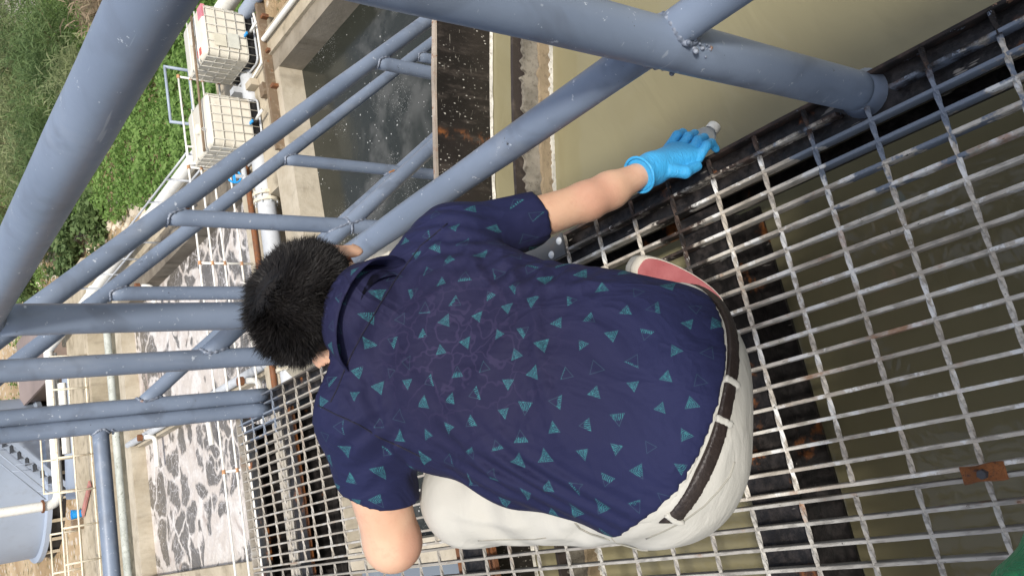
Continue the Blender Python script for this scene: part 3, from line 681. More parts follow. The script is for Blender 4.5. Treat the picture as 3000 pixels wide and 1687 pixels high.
CLIPM = paint('rusted clip', (0.30, 0.11, 0.035), 0.85, dirt=(0.03, 0.03, 0.035), dirt_amt=0.95, scale=45, bumps=0.9, var=0.4)
build('saddle', m.add(vs, fs), CLIPM, t, True)
build('bolt_head', MB().lathe([(0.0, 0.013), (0.007, 0.013), (0.008, 0.008), (0.008, 0.0)], (-0.648, 0.548, 0.002), 6), paint('dark bolt', (0.05, 0.05, 0.055), 0.5), t)

# steel under the walkway
t = thing('walkway_frame', 'black tarred steel channels and beams carrying the grating walkway', 'frame', (0, 1, -0.1))
def ibeam_x(x0, x1, y0, y1, ztop, d, mat):
    yc = (y0 + y1) / 2
    return MB().box(x0, x1, y0, y1, ztop - 0.008, ztop).box(x0, x1, yc - 0.004, yc + 0.004, ztop - d + 0.008, ztop - 0.008).box(x0, x1, y0, y1, ztop - d, ztop - d + 0.008)
build('edge_channel', MB().box(-0.078, 0.003, Y0, Y1, -0.0365, -0.0285).box(-0.005, 0.003, Y0, Y1, -0.150, -0.0365).box(-0.078, 0.003, Y0, Y1, -0.158, -0.150), TAR, t)
build('edge_channel', MB().box(-1.30, -1.22, Y0, Y1, -0.0365, -0.0285).box(-1.30, -1.292, Y0, Y1, -0.158, -0.0365), TAR, t)
for y0, y1, zt, d in ((-0.3, -0.2, -0.037, 0.12), (0.887, 0.990, -0.037, 0.14), (1.86, 1.96, -0.037, 0.018), (3.255, 3.343, -0.037, 0.2)):
    build('cross_beam', ibeam_x(-1.218, -0.080, y0, y1, zt, d, TAR), TAR, t)
PEEL = paint('peeling pale paint', (0.52, 0.49, 0.43), 0.8, dirt=(0.20, 0.23, 0.30), dirt_amt=1.0, scale=9, bumps=0.5, var=0.2)
build('cross_beam', MB().box(-1.218, -0.080, 3.035, 3.085, -0.048, -0.038), PEEL, t)
build('cross_beam', MB().box(-1.218, -0.080, 3.005, 3.018, -0.046, -0.038), PEEL, t)
build('cross_beam', ibeam_x(-1.218, -0.080, 2.90, 2.995, -0.040, 0.14, TAR), TAR, t)
build('rust_strip', MB().box(-1.218, -0.081, 2.893, 2.899, -0.046, -0.036), RUST, t)
build('rust_strip', MB().box(-1.218, -0.081, 1.965, 1.993, -0.050, -0.037), RUST, t)
build('rust_strip', MB().box(-1.218, -0.081, 1.825, 1.850, -0.050, -0.037), RUST, t)
GREYP = paint('dark grey plate', (0.07, 0.072, 0.075), 0.6, dirt=(0.16, 0.10, 0.06), dirt_amt=0.5, scale=10)
build('end_plate', MB().box(-0.048, 0.004, 1.286, 1.62, 0.0005, 0.006), GREYP, t)
for x, y in ((-0.012, 1.298), (-0.034, 1.332), (-0.015, 1.50)): build('bolt', MB().lathe([(0.0, 0.005), (0.006, 0.004), (0.009, 0.0)], (x, y, 0.006), 12), GALV, t, True)
for x in (-1.2, -0.08):
    build('leg', MB().box(x - 0.05, x + 0.05, 3.15, 3.25, -6.5, -0.16), TAR, t)

# ------------------------------------------------------------------ guard rails of blue-grey tube
def weld(parent, p0, d, r, q0, qd, R, amp=0.0022, seed=0):
    """Bead of lumpy weld where a tube (from p0 along d, radius r) meets a tube (axis q0, qd, radius R)."""
    p0 = Vector(p0); d = Vector(d).normalized(); q0 = Vector(q0); qd = Vector(qd).normalized()
    u = d.orthogonal().normalized(); w = d.cross(u); pts = []
    for i in range(56):
        a = 2 * PI * i / 56; o = p0 + (u * math.cos(a) + w * math.sin(a)) * r
        m = o - q0; mp = m - qd * m.dot(qd); dp = d - qd * d.dot(qd)
        A = dp.dot(dp); B = 2 * mp.dot(dp); Cc = mp.dot(mp) - R * R; D = max(0.0, B * B - 4 * A * Cc)
        s = (-B - math.sqrt(D)) / (2 * A) if A > 1e-6 else 0.0
        pts.append(o + d * s)
    rs = [0.0036 + amp * (mnoise.noise((i * 0.9, seed, 0)) + 0.6 * abs(math.sin(i * 0.9))) for i in range(56)]
    build('weld_bead', MB().tube(pts, rs, 7, closed=True), WELD, parent, True)
def blobs(parent, c, n, spread, size, seed):
    rnd = random.Random(seed); m = MB()
    for i in range(n):
        p = Vector(c) + Vector((rnd.gauss(0, spread[0]), rnd.gauss(0, spread[1]), rnd.gauss(0, spread[2]))); s = size * rnd.uniform(0.4, 1.2)
        m.lathe([(0.1 * s, -0.8 * s), (0.85 * s, -0.5 * s), (s, 0.1 * s), (0.7 * s, 0.7 * s), (0.05 * s, s)], p, 7, (rnd.uniform(-1, 1), rnd.uniform(-1, 1), rnd.uniform(-1, 1)))
    build('weld_lumps', m, WELD, parent, True)
def dtube(pts, r, seg=28, seed=0, amp=0.0012):
    """A tube whose surface is very slightly dented along its run."""
    m = MB(); P = [Vector(p) for p in pts]; full = []
    for a, b in zip(P[:-1], P[1:]):
        n = max(2, int((b - a).length / 0.06)); full += [a + (b - a) * (i / n) for i in range(n)]
    full.append(P[-1]); rs = [r + amp * mnoise.noise((i * 0.37, seed, 1)) for i in range(len(full))]
    return m.tube(full, rs, seg)
RT, RP, RM = 0.0375, 0.033, 0.026
t = thing('guard_rail', 'near blue grey tube guard rail along the right walkway edge', 'railing', (0, 0.6, 0))
tr = build('top_rail', dtube([(0.0, -1.0, 1.062), (0.0, 1.93, 1.062)], RT, 32, 1), TUBE, t, True)
build('mid_rail', dtube([(0.0, -1.0, 0.448), (0.0, 1.905, 0.456)], RM, 28, 2), TUBE, t, True)
build('post', dtube([(-0.018, 0.556, -0.036), (0.0, 0.618, 1.05)], 0.0335, 30, 3), TUBE, t, True)
build('post', dtube([(0.0, 1.93, -0.036), (0.0, 1.905, 1.05)], 0.0335, 30, 4), TUBE, t, True)
weld(t, (0, 0.75, 0.4485), (0, -1, 0), RM, (-0.0105, 0.582, 0.42), (0.017, 0.062, 1.086), 0.0335, 0.003, 1)
weld(t, (0, 0.40, 0.4485), (0, 1, 0), RM, (-0.0105, 0.582, 0.42), (0.017, 0.062, 1.086), 0.0335, 0.003, 2)
weld(t, (0, 0.61, 0.9), (0, 0, 1), 0.0335, (0, 0, 1.062), (0, 1, 0), RT, 0.002, 3)
weld(t, (0, 1.908, 0.9), (0, 0, 1), 0.0335, (0, 0, 1.062), (0, 1, 0), RT, 0.003, 4)
weld(t, (0, 1.7, 0.456), (0, 1, 0), RM, (0, 1.92, 0.45), (0, 0, 1), 0.0335, 0.003, 5)
blobs(t, (-0.026, 0.556, 0.425), 34, (0.0045, 0.004, 0.016), 0.0042, 6)
blobs(t, (-0.022, 0.612, 0.432), 18, (0.0045, 0.003, 0.014), 0.0040, 9)
m = MB(); pts = [(-0.018 + 0.036 * math.cos(a), 0.556 + 0.036 * math.sin(a), -0.030) for a in [2 * PI * i / 40 for i in range(40)]]
build('weld_bead', m.tube(pts, [0.005 + 0.004 * abs(mnoise.noise((i * 0.7, 3, 3))) for i in range(40)], 7, closed=True), WELD, t, True)
build('base_skirt', MB().lathe([(0.042, -0.028), (0.038, -0.018), (0.0345, -0.006), (0.0335, 0.002)], (-0.018, 0.557, 0.0), 24), TUBE, t, True)
# stair rails: start at the posts beside the opening and go down to the right
SL = -1.235
def stair_rail(label, y, y_post, xs, seed, double):
    t = thing('stair_rail', label, 'railing', (0, y, 0), 'stair rails beside the walkway')
    z0 = 1.075 if not double else 1.035
    build('top_rail', dtube([(0.0, y, z0), (1.95, y, z0 + SL * 1.95)], 0.030 if not double else 0.0275, 26, seed), TUBE, t, True)
    zm = 0.455 if not double else 0.44
    build('mid_rail', dtube([(0.0, y, zm), (1.95, y, zm + SL * 1.95)], 0.027 if not double else 0.0255, 24, seed + 1), TUBE, t, True)
    build('newel_post', dtube([(0.0, y_post, -0.036), (0.0, y_post, z0 + 0.05)], 0.0295, 28, seed + 2), TUBE, t, True)
    sd = Vector((1, 0, SL)).normalized()
    for x in xs:
        top = z0 + SL * x; build('post', dtube([(x, y, top - 1.52), (x, y, top)], 0.0265, 24, seed + 3), TUBE, t, True)
        weld(t, (x, y, top - 0.3), (0, 0, 1), 0.0265, (0, y, z0), sd, 0.030 if not double else 0.0275, 0.003, seed + 4)
        weld(t, (x - 0.2, y, zm + SL * (x - 0.2)), sd, 0.027, (x, y, 0), (0, 0, 1), 0.0265, 0.003, seed + 5)
        if not double: weld(t, (x + 0.2, y, zm + SL * (x + 0.2)), -sd, 0.027, (x, y, 0), (0, 0, 1), 0.0265, 0.003, seed + 6)
    weld(t, (0.2, y, zm + SL * 0.2), -sd, 0.027, (0, y, 0), (0, 0, 1), 0.0295, 0.004, seed + 7)
    return t
stair_rail('nearer sloping stair rail of two blue grey tubes', 2.385, 2.385, (0.442, 1.125), 20, False)
t = stair_rail('farther sloping stair rail ending at the double post', 3.09, 3.09, (0.42, 1.03, 1.7), 40, True)
s = thing('staircase', 'steel stair going down to the right from the walkway', 'stair', (0, 2.7, 0))
STR = paint('cream stair steel', (0.56, 0.52, 0.43), 0.6, dirt=(0.3, 0.25, 0.17), dirt_amt=0.5, var=0.12, scale=5)
for y in (2.36, 3.12):
    build('stringer', MB().bar((0.03, y, -0.20), (3.8, y, -0.20 + SL * 3.77), 0.012, 0.18), STR, s)
for i in range(18):
    x = 0.14 + 0.19 * i; z = -0.235 * (i + 1)
    build('tread', MB().box(x, x + 0.21, 2.372, 3.108, z - 0.012, z), STR, s)
# end rail across the far end of the walkway
t = thing('end_rail', 'blue grey tube rail closing the far end of the walkway', 'railing', (-0.06, 3.09, 0))
build('post', dtube([(-0.055, 3.085, -0.036), (-0.055, 3.085, 1.1)], 0.0265, 26, 61), TUBE, t, True)
build('rail', dtube([(-0.06, 3.09, 0.572), (-1.32, 3.09, 0.572)], 0.0265, 28, 62), TUBE, t, True)
build('rail', dtube([(0.0, 3.09, 1.12), (-1.32, 3.09, 1.12)], 0.030, 28, 63), TUBE, t, True)
build('post', dtube([(-1.27, 3.09, -0.036), (-1.27, 3.09, 1.12)], 0.0295, 26, 64), TUBE, t, True)
weld(t, (-0.3, 3.09, 0.572), (1, 0, 0), 0.0265, (-0.055, 3.085, 0), (0, 0, 1), 0.0265, 0.003, 65)
blobs(t, (-0.080, 3.075, 0.55), 7, (0.004, 0.012, 0.012), 0.005, 8)

# ------------------------------------------------------------------ vegetation on the bank
def leaf_mass(pts, size, elong, updir, seed):
    """One small bent blade or leaf (two quads) at every point."""
    rnd = np.random.RandomState(seed); n = len(pts); P = np.asarray(pts, float)
    d = rnd.normal(size=(n, 3)); d[:, 2] = np.abs(d[:, 2]) * updir + (1 - updir) * d[:, 2] * 0.6 + 0.15 * updir
    d /= np.linalg.norm(d, axis=1)[:, None]
    r = rnd.normal(size=(n, 3)); w = np.cross(d, r); w /= np.linalg.norm(w, axis=1)[:, None]
    L = size * rnd.uniform(0.6, 1.4, n)[:, None]; W = L / elong * 0.5
    dr = np.array([0, 0, -1.0]) * L * 0.18
    a = P - w * W * 0.5; b = P + w * W * 0.5; c = P + d * L * 0.55 + w * W; e = P + d * L * 0.55 - w * W; f = P + d * L + dr
    V = np.stack([a, b, c, e, f], 1).reshape(-1, 3)
    q = np.arange(n)[:, None] * 5
    F = [tuple(x) for x in (q + np.array([[0, 1, 2, 3]])).tolist()] + [tuple(x) for x in (q + np.array([[3, 2, 4]])).tolist()]
    m = MB(); m.v = [tuple(x) for x in V.tolist()]; m.f = F; return m
rs = np.random.RandomState(3)
def scatter(n, fn):
    out = []
    while len(out) < n:
        x, y = fn()
        if x is not None: out.append((x, y))
    return out
def in_cover(x, y):
    if x < 7.66: return False
    # bare rocky strip next to the pipe further off, and the stream bed
    edge = 9.3 + max(0, y - 22.5) * 0.34 + 1.1 * mnoise.noise((x * 0.35, y * 0.35, 0))
    if y > 22.5 and x < edge: return mnoise.noise((x * 0.6, y * 0.6, 7)) > 0.28
    if 23.0 + 0.8 * mnoise.noise((y * 0.3, 1, 1)) < x < 29.2: return mnoise.noise((x * 0.5, y * 0.5, 2)) > 0.3
    return True
def rnd_cover():
    u = rs.uniform(); y = 15.25 + 42 * u ** 1.3; x = 7.66 + rs.uniform() * (5 + (y - 14) * 0.62)
    return (x, y) if in_cover(x, y) else (None, None)
pts = []
for x, y in scatter(100000, rnd_cover):
    h = 0.55 + 0.55 * mnoise.noise((x * 0.55, y * 0.55, 4)) + 0.3 * mnoise.noise((x * 1.6, y * 1.6, 8))
    pts.append((x, y, bank_z(x, y) + max(0.03, h) * rs.uniform(0.25, 1.0)))
tag(build('ground_cover', leaf_mass(pts, 0.13, 1.9, 0.4, 1), LEAF1), kind='stuff')
TRUNK = paint('brown stems', (0.14, 0.10, 0.06), 0.9)
def shrub(name, label, x, y, h, w, mat, n, size, elong, updir, seed, group, cat='shrub'):
    z0 = bank_z(x, y) if x > 7.6 else -6.5; rnd = np.random.RandomState(seed); t = thing(name, label, cat, (x, y, z0), group)
    m = MB(); tips = []
    for i in range(7):
        a = rnd.uniform(0, 2 * PI); q = rnd.uniform(0.3, 0.9) * w * 0.5; tip = Vector((x + q * math.cos(a), y + q * math.sin(a), z0 + h * rnd.uniform(0.6, 0.95))); tips.append(tip)
        m.tube([(x, y, z0 - 0.1), tuple((Vector((x, y, z0)) + tip) / 2 + Vector((0, 0, 0.15 * h))), tuple(tip)], [0.05, 0.03, 0.012], 5)
    build('stems', m, TRUNK, t)
    P = []
    cl = [(rnd.normal(size=3) * np.array([w * 0.27, w * 0.27, h * 0.20]) + np.array([x, y, z0 + h * 0.55])) for _ in range(22)]
    for i in range(n):
        c = cl[rnd.randint(len(cl))]; P.append(c + rnd.normal(size=3) * np.array([w * 0.11, w * 0.11, h * 0.14]))
    P = np.array(P); P[:, 2] = np.maximum(P[:, 2], z0 + 0.05)
    build('crown', leaf_mass(P, size, elong, updir, seed), mat, t)
spots = [(17.5, 29, 2.2, 3.6, 'tallest dark reed clump in the far right corner'), (19.8, 33, 2.6, 4.2, 'wide dark reed clump beside the gravel stream'), (16.6, 35, 2.3, 3.6, 'dark reed clump behind the top rail'),
         (14.6, 31.5, 2.0, 3.4, 'olive reed clump above the bare rocky strip'), (19.5, 40, 2.6, 4.4, 'far reed clump by the bend of the stream'), (16.2, 42, 2.4, 4.0, 'farthest olive reed clump near the frame edge'),
         (21.2, 28.5, 2.3, 3.4, 'reed clump at the right end near the stream'), (14.6, 26.2, 1.8, 3.0, 'reed clump bordering the bright creepers'), (21.6, 37.5, 2.4, 3.6, 'reed clump on the stream bank'), (13.4, 36.5, 1.7, 2.8, 'low olive reed clump beside bare ground')]
for i, (x, y, h, w, l) in enumerate(spots):
    shrub('reed_clump', l, x, y, h, w, LEAF2 if i % 3 else LEAF4, 4200, 0.42, 13, 0.8, 100 + i, 'reed clumps on the bank')
for i, (x, y, h, w, l) in enumerate([(15.4, 22.6, 1.6, 2.6, 'dry brown bush in the upper right corner'), (14.0, 20.6, 1.4, 2.4, 'dry brown bush behind the labelled tote'), (17.2, 24.4, 1.7, 2.6, 'dry brown bush below the reed clumps')]):
    shrub('dry_bush', l, x, y, h, w, LEAF3, 2200, 0.42, 12, 0.7, 130 + i, 'dry brown bushes')
for i, (x, y, h, w, l) in enumerate([(11.3, 29.6, 0.9, 1.5, 'small green bush on the bare rocky strip'), (11.0, 33.2, 0.8, 1.1, 'tiny green bush beside the sloping stair rail'), (12.6, 41.5, 0.9, 1.4, 'small bush at the far left of the bank'), (12.2, 31.8, 1.0, 1.5, 'dark bush on the stony edge')]):
    shrub('bush', l, x, y, h, w, LEAF4, 1300, 0.2, 1.8, 0.4, 150 + i, 'small bushes on bare ground')
# loose stones on the bare strip
rs2 = random.Random(5); st = MB()
for i in range(420):
    y = rs2.uniform(22, 48); x = 9.0 + rs2.random() ** 1.2 * (0.6 + max(0, y - 22) * 0.30); s_ = rs2.uniform(0.05, 0.22)
    st.lathe([(0.1 * s_, -0.5 * s_), (0.9 * s_, -0.2 * s_), (s_, 0.1 * s_), (0.6 * s_, 0.55 * s_), (0.05 * s_, 0.65 * s_)], (x, y, bank_z(x, y) + 0.02), 6, (rs2.uniform(-0.3, 0.3), rs2.uniform(-0.3, 0.3), 1))
tag(build('loose_stones', st, paint('pale stones', (0.50, 0.44, 0.35), 0.9, scale=2, var=0.35)), kind='stuff')

# ------------------------------------------------------------------ people: bodies grown from smooth distance fields
class Field:
    def __init__(s, lo, hi, h):
        s.lo = np.array(lo, np.float32); s.h = h
        n = np.ceil((np.array(hi) - np.array(lo)) / h).astype(int) + 1; s.n = n
        ax = [s.lo[i] + h * np.arange(n[i], dtype=np.float32) for i in range(3)]
        g = np.meshgrid(*ax, indexing='ij'); s.P = np.stack([q.ravel() for q in g], 1)
    def cap(s, a, b, ra, rb):
        a = np.array(a, np.float32); b = np.array(b, np.float32); d = b - a
        t = np.clip((s.P - a) @ d / (d @ d), 0, 1)
        return np.linalg.norm(s.P - a - t[:, None] * d, axis=1) - (ra + (rb - ra) * t)
    def ell(s, c, r, ax=None):
        q = s.P - np.array(c, np.float32)
        if ax is not None: q = q @ np.array(ax, np.float32).T
        r = np.array(r, np.float32); k0 = np.linalg.norm(q / r, axis=1); k1 = np.linalg.norm(q / (r * r), axis=1)
        return k0 * (k0 - 1) / np.maximum(k1, 1e-6)
    def etube(s, a, b, ra, rb, R):      # elliptical tube: ra, rb = (half width, half depth); R = right axis
        a = np.array(a, np.float32); b = np.array(b, np.float32); d = b - a; L = np.linalg.norm(d); sd = d / L
        r = np.array(R, np.float32); r = r - sd * (r @ sd); r /= np.linalg.norm(r); n = np.cross(r, sd)
        q = s.P - a; t = np.clip(q @ sd / L, 0, 1); q = q - t[:, None] * d
        w = ra[0] + (rb[0] - ra[0]) * t; e = ra[1] + (rb[1] - ra[1]) * t
        k = np.sqrt((q @ r / w) ** 2 + (q @ n / e) ** 2 + (q @ sd / e) ** 2)
        return (k - 1) * np.minimum(w, e)
    def plane(s, n, d): n = np.array(n, np.float32); return s.P @ n - d     # positive on the n side
def smin(a, b, k):
    h = np.clip(0.5 + 0.5 * (b - a) / k, 0, 1); return b * (1 - h) + a * h - k * h * (1 - h)
def union(ds, k):
    r = ds[0]
    for d in ds[1:]: r = smin(r, d, k)
    return r
def surface(F, d):
    """Naive surface nets."""
    nx, ny, nz = F.n; V = d.reshape(nx, ny, nz); S = V < 0
    c = np.zeros((nx - 1, ny - 1, nz - 1), np.int8)
    for i in (0, 1):
        for j in (0, 1):
            for k in (0, 1): c += S[i:nx - 1 + i, j:ny - 1 + j, k:nz - 1 + k]
    act = (c > 0) & (c < 8); idx = -np.ones(act.shape, np.int64); I = np.argwhere(act); idx[act] = np.arange(len(I))
    acc = np.zeros((len(I), 3)); cnt = np.zeros(len(I))
    cor = [(i, j, k) for i in (0, 1) for j in (0, 1) for k in (0, 1)]
    for a in cor:
        for ax in range(3):
            if a[ax]: continue
            b = list(a); b[ax] = 1
            va = V[I[:, 0] + a[0], I[:, 1] + a[1], I[:, 2] + a[2]]; vb = V[I[:, 0] + b[0], I[:, 1] + b[1], I[:, 2] + b[2]]
            m = (va < 0) != (vb < 0); t = np.where(m, va / np.where(m, va - vb, 1), 0)
            p = np.tile(np.array(a, float), (len(I), 1)); p[:, ax] += t
            acc[m] += p[m]; cnt[m] += 1
    verts = F.lo + (I + acc / cnt[:, None]) * F.h
    faces = []
    for ax in range(3):
        o1, o2 = [(1, 2), (2, 0), (0, 1)][ax]
        sl0 = [slice(None)] * 3; sl1 = [slice(None)] * 3; sl0[ax] = slice(0, -1); sl1[ax] = slice(1, None)
        A = S[tuple(sl0)]; B = S[tuple(sl1)]; E = np.argwhere(A != B)
        E = E[(E[:, o1] > 0) & (E[:, o2] > 0) & (E[:, o1] < F.n[o1] - 1) & (E[:, o2] < F.n[o2] - 1)]
        sg = A[E[:, 0], E[:, 1], E[:, 2]]
        def at(d1, d2):
            q = E.copy(); q[:, o1] -= d1; q[:, o2] -= d2; return idx[q[:, 0], q[:, 1], q[:, 2]]
        q = np.stack([at(1, 1), at(0, 1), at(0, 0), at(1, 0)], 1); q[~sg] = q[~sg][:, ::-1]; faces.append(q)
    return verts, np.concatenate(faces)
def smooth_mesh(v, f, it=2):
    e = np.concatenate([f[:, [0, 1]], f[:, [1, 2]], f[:, [2, 3]], f[:, [3, 0]]])
    e = np.concatenate([e, e[:, ::-1]])
    for _ in range(it):
        a = np.zeros_like(v); c = np.zeros(len(v)); np.add.at(a, e[:, 0], v[e[:, 1]]); np.add.at(c, e[:, 0], 1)
        v = 0.5 * v + 0.5 * a / np.maximum(c, 1)[:, None]
    return v
def field_obj(name, F, d, mat, parent, it=2, uvf=None, disp=None):
    v, f = surface(F, d); v = smooth_mesh(v, f, it)
    if disp is not None: v = disp(v)
    me = bpy.data.meshes.new(name); me.from_pydata(v.tolist(), [], f.tolist()); me.update()
    if uvf is not None:
        ul = me.uv_layers.new(name='UVMap'); uv = uvf(v)
        li = np.empty(len(me.loops), np.int32); me.loops.foreach_get('vertex_index', li)
        ul.data.foreach_set('uv', uv[li].astype(np.float32).ravel())
    return link(name, me, mat, parent, True)
def nrm(v): v = np.array(v, float); return v / np.linalg.norm(v)

SKIN = NT('skin'); _o = SKIN.obj(); _n = SKIN.noise(_o, 12, 4)
_c = SKIN.mix(SKIN.step(_n, 0.3, 0.7), (0.56, 0.335, 0.225), (0.62, 0.39, 0.27))
_c = SKIN.mix(SKIN.step(SKIN.noise(_o, 5, 3), 0.55, 0.75), _c, (0.60, 0.33, 0.24))
_c = SKIN.mix(SKIN.math('MULTIPLY', SKIN.step(SKIN.noise(_o, 35, 4, 0.7), 0.5, 0.7), 0.35), _c, (0.50, 0.26, 0.18))
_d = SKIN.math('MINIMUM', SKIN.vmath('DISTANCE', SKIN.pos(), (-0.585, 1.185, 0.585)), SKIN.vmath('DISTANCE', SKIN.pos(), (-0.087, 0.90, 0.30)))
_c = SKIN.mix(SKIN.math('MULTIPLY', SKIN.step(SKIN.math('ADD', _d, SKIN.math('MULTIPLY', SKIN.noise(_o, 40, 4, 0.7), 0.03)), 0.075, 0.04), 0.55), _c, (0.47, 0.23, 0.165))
SKIN.bump(SKIN.math('ADD', SKIN.noise(_o, 240, 3), SKIN.math('MULTIPLY', SKIN.noise(_o, 30, 4), 2.0)), 0.22, 0.0015)
SKIN.b.inputs['Subsurface Weight'].default_value = 0.12; SKIN.b.inputs['Subsurface Radius'].default_value = (0.012, 0.005, 0.003)
SKIN = SKIN.set(_c, 0.5, spec=0.35)
HAIR = NT('black hair'); _o = HAIR.obj()
HAIR = HAIR.set(HAIR.mix(HAIR.noise(_o, 60, 3), (0.006, 0.005, 0.005), (0.014, 0.012, 0.011)), 0.55, spec=0.25)
LEATHER = paint('dark brown leather', (0.022, 0.015, 0.013), 0.4, dirt=(0.08, 0.06, 0.05), dirt_amt=0.3, scale=30, bumps=0.3)
TROUS = NT('pale stone cotton'); _o = TROUS.obj()
_c = TROUS.mix(TROUS.step(TROUS.noise(_o, 6, 3), 0.3, 0.7), (0.44, 0.428, 0.388), (0.50, 0.488, 0.447))
TROUS.bump(TROUS.math('ADD', TROUS.math('MULTIPLY', TROUS.noise(TROUS.mapv(_o, (1, 1, 2.2)), 14, 3, 0.5, 0.6), 1.0), TROUS.math('MULTIPLY', TROUS.noise(_o, 420, 2), 0.06)), 0.35, 0.012)
TROUS = TROUS.set(_c, 0.85, spec=0.15)
GLOVE = NT('blue nitrile glove'); _o = GLOVE.obj()
GLOVE.bump(GLOVE.noise(GLOVE.mapv(_o, (30, 12, 90)), 2.2, 4, 0.6, 0.8), 0.6, 0.004)
GLOVE = GLOVE.set(GLOVE.mix(GLOVE.noise(_o, 20, 3), (0.035, 0.30, 0.62), (0.06, 0.40, 0.74)), 0.4, spec=0.4)

def shirt_mat():
    """Navy cloth with printed teal triangles (some filled with leaf stripes, some just an outline) and a tonal flower print."""
    k = NT('navy printed cotton'); uv = k.uv(); o = k.obj()
    def layer(off, cell, seed):
        p = k.vmath('SCALE', k.vmath('ADD', uv, off), 1.0 / cell)
        x, y, _ = k.sep(p)
        row = k.math('FLOOR', y); x = k.math('ADD', x, k.math('MULTIPLY', k.math('MODULO', row, 2.0), 0.5))
        col = k.math('FLOOR', x)
        wn_ = k.n('ShaderNodeTexWhiteNoise', noise_dimensions='3D'); k.put(wn_.inputs['Vector'], k.comb(col, row, seed))
        sc = k.n('ShaderNodeSeparateColor'); k.put(sc.inputs[0], wn_.outputs['Color']); r1, r2, r3 = sc.outputs[0], sc.outputs[1], sc.outputs[2]
        fx = k.math('SUBTRACT', k.math('SUBTRACT', k.math('SUBTRACT', x, col), 0.5), k.math('MULTIPLY', k.math('SUBTRACT', r1, 0.5), 0.36))
        fy = k.math('SUBTRACT', k.math('SUBTRACT', k.math('SUBTRACT', y, row), 0.5), k.math('MULTIPLY', k.math('SUBTRACT', r2, 0.5), 0.36))
        rot = k.n('ShaderNodeVectorRotate', rotation_type='Z_AXIS'); k.put(rot.inputs['Vector'], k.comb(fx, fy)); k.put(rot.inputs['Angle'], k.math('MULTIPLY', r3, 6.283))
        qx, qy, _ = k.sep(rot.outputs[0])
        e1 = k.math('MULTIPLY', qy, -1.0)
        e2 = k.math('ADD', k.math('MULTIPLY', qx, 0.866), k.math('MULTIPLY', qy, 0.5)); e3 = k.math('ADD', k.math('MULTIPLY', qx, -0.866), k.math('MULTIPLY', qy, 0.5))
        tri = k.math('MAXIMUM', e1, k.math('MAXIMUM', e2, e3))
        size = k.math('ADD', 0.108, k.math('MULTIPLY', r2, 0.045))
        inside = k.step(k.math('SUBTRACT', tri, size), 0.010, -0.006)
        edge = k.math('MULTIPLY', inside, k.step(k.math('ABSOLUTE', k.math('SUBTRACT', tri, size)), 0.022, 0.010))
        wob = k.noise(k.comb(qx, qy, k.math('MULTIPLY', r1, 40.0)), 9.0, 3, 0.6)
        st = k.math('SINE', k.math('ADD', k.math('MULTIPLY', k.math('ADD', qx, k.math('MULTIPLY', k.math('ABSOLUTE', qy), k.math('SUBTRACT', k.math('MULTIPLY', r1, 2.0), 0.6))), 105.0), k.math('MULTIPLY', wob, 9.0)))
        leafy = k.math('MAXIMUM', k.step(st, -0.25, 0.25), k.math('MULTIPLY', k.step(wob, 0.55, 0.62), 0.8))
        part = k.step(k.math('ADD', k.math('SUBTRACT', qy, k.math('MULTIPLY', k.math('SUBTRACT', r1, 0.38), 0.9)), k.math('MULTIPLY', k.math('SUBTRACT', wob, 0.5), 0.25)), 0.10, 0.05)
        fill = k.math('MULTIPLY', k.math('MULTIPLY', k.math('MULTIPLY', inside, leafy), part), k.math('ADD', 0.45, k.math('MULTIPLY', k.step(k.noise(k.comb(qx, qy, k.math('MULTIPLY', r1, 90.0)), 14.0, 3, 0.7), 0.35, 0.6), 0.55)))
        return fill, edge, r3
    f1, e1, rr = layer((3.13, 2.71, 0), 0.0385, 4.0)
    big = k.noise(o, 2.2, 3)
    base = k.mix(k.step(big, 0.35, 0.65), (0.0112, 0.0140, 0.050), (0.0145, 0.0175, 0.060))
    w = k.vmath('SCALE', k.vmath('SUBTRACT', k.noise(uv, 16, 3, 0.6, col=True), (0.5, 0.5, 0.5)), 0.06)
    fl = k.vor(k.vmath('ADD', uv, w), 22, 'DISTANCE_TO_EDGE')
    fl2 = k.math('ABSOLUTE', k.math('SUBTRACT', k.vor(k.vmath('ADD', uv, w), 22, 'F1'), 0.36))
    line = k.math('MAXIMUM', k.step(fl, 0.035, 0.012), k.step(fl2, 0.05, 0.02))
    ctr = k.vmath('LENGTH', k.vmath('MULTIPLY', k.vmath('SUBTRACT', uv, (0.0, 0.17, 0)), (1.0, 0.75, 0)))
    zone = k.step(k.math('ADD', ctr, k.math('MULTIPLY', k.noise(uv, 9, 3), 0.08)), 0.19, 0.06)
    base = k.mix(k.math('MULTIPLY', k.step(ctr, 0.26, 0.05), 0.6), base, (0.0145, 0.012, 0.030))
    base = k.mix(k.math('MULTIPLY', k.math('MULTIPLY', line, zone), 0.42), base, (0.042, 0.034, 0.080))
    teal = k.mix(k.noise(uv, 90, 2), (0.020, 0.105, 0.13), (0.044, 0.19, 0.21))
    c = k.mix(k.math('MULTIPLY', e1, 0.22), base, (0.07, 0.17, 0.20)); c = k.mix(f1, c, teal)
    cloth = k.noise(o, 600, 2); fold = k.noise(k.mapv(o, (1.0, 1.0, 1.5)), 9, 3, 0.5, 0.7)
    rg = k.math('SUBTRACT', 1.0, k.math('MULTIPLY', k.math('ABSOLUTE', k.math('SUBTRACT', k.noise(k.mapv(uv, (7.0, 4.0, 1), (0, 0, 0.5)), 1.6, 3, 0.5, 0.9), 0.5)), 5.0), clamp=True)
    k.bump(k.math('ADD', k.math('ADD', k.math('MULTIPLY', fold, 0.8), k.math('MULTIPLY', rg, 0.5)), k.math('MULTIPLY', cloth, 0.04)), 0.5, 0.018)
    return k.set(c, 0.8, spec=0.2)
SHIRT = shirt_mat()

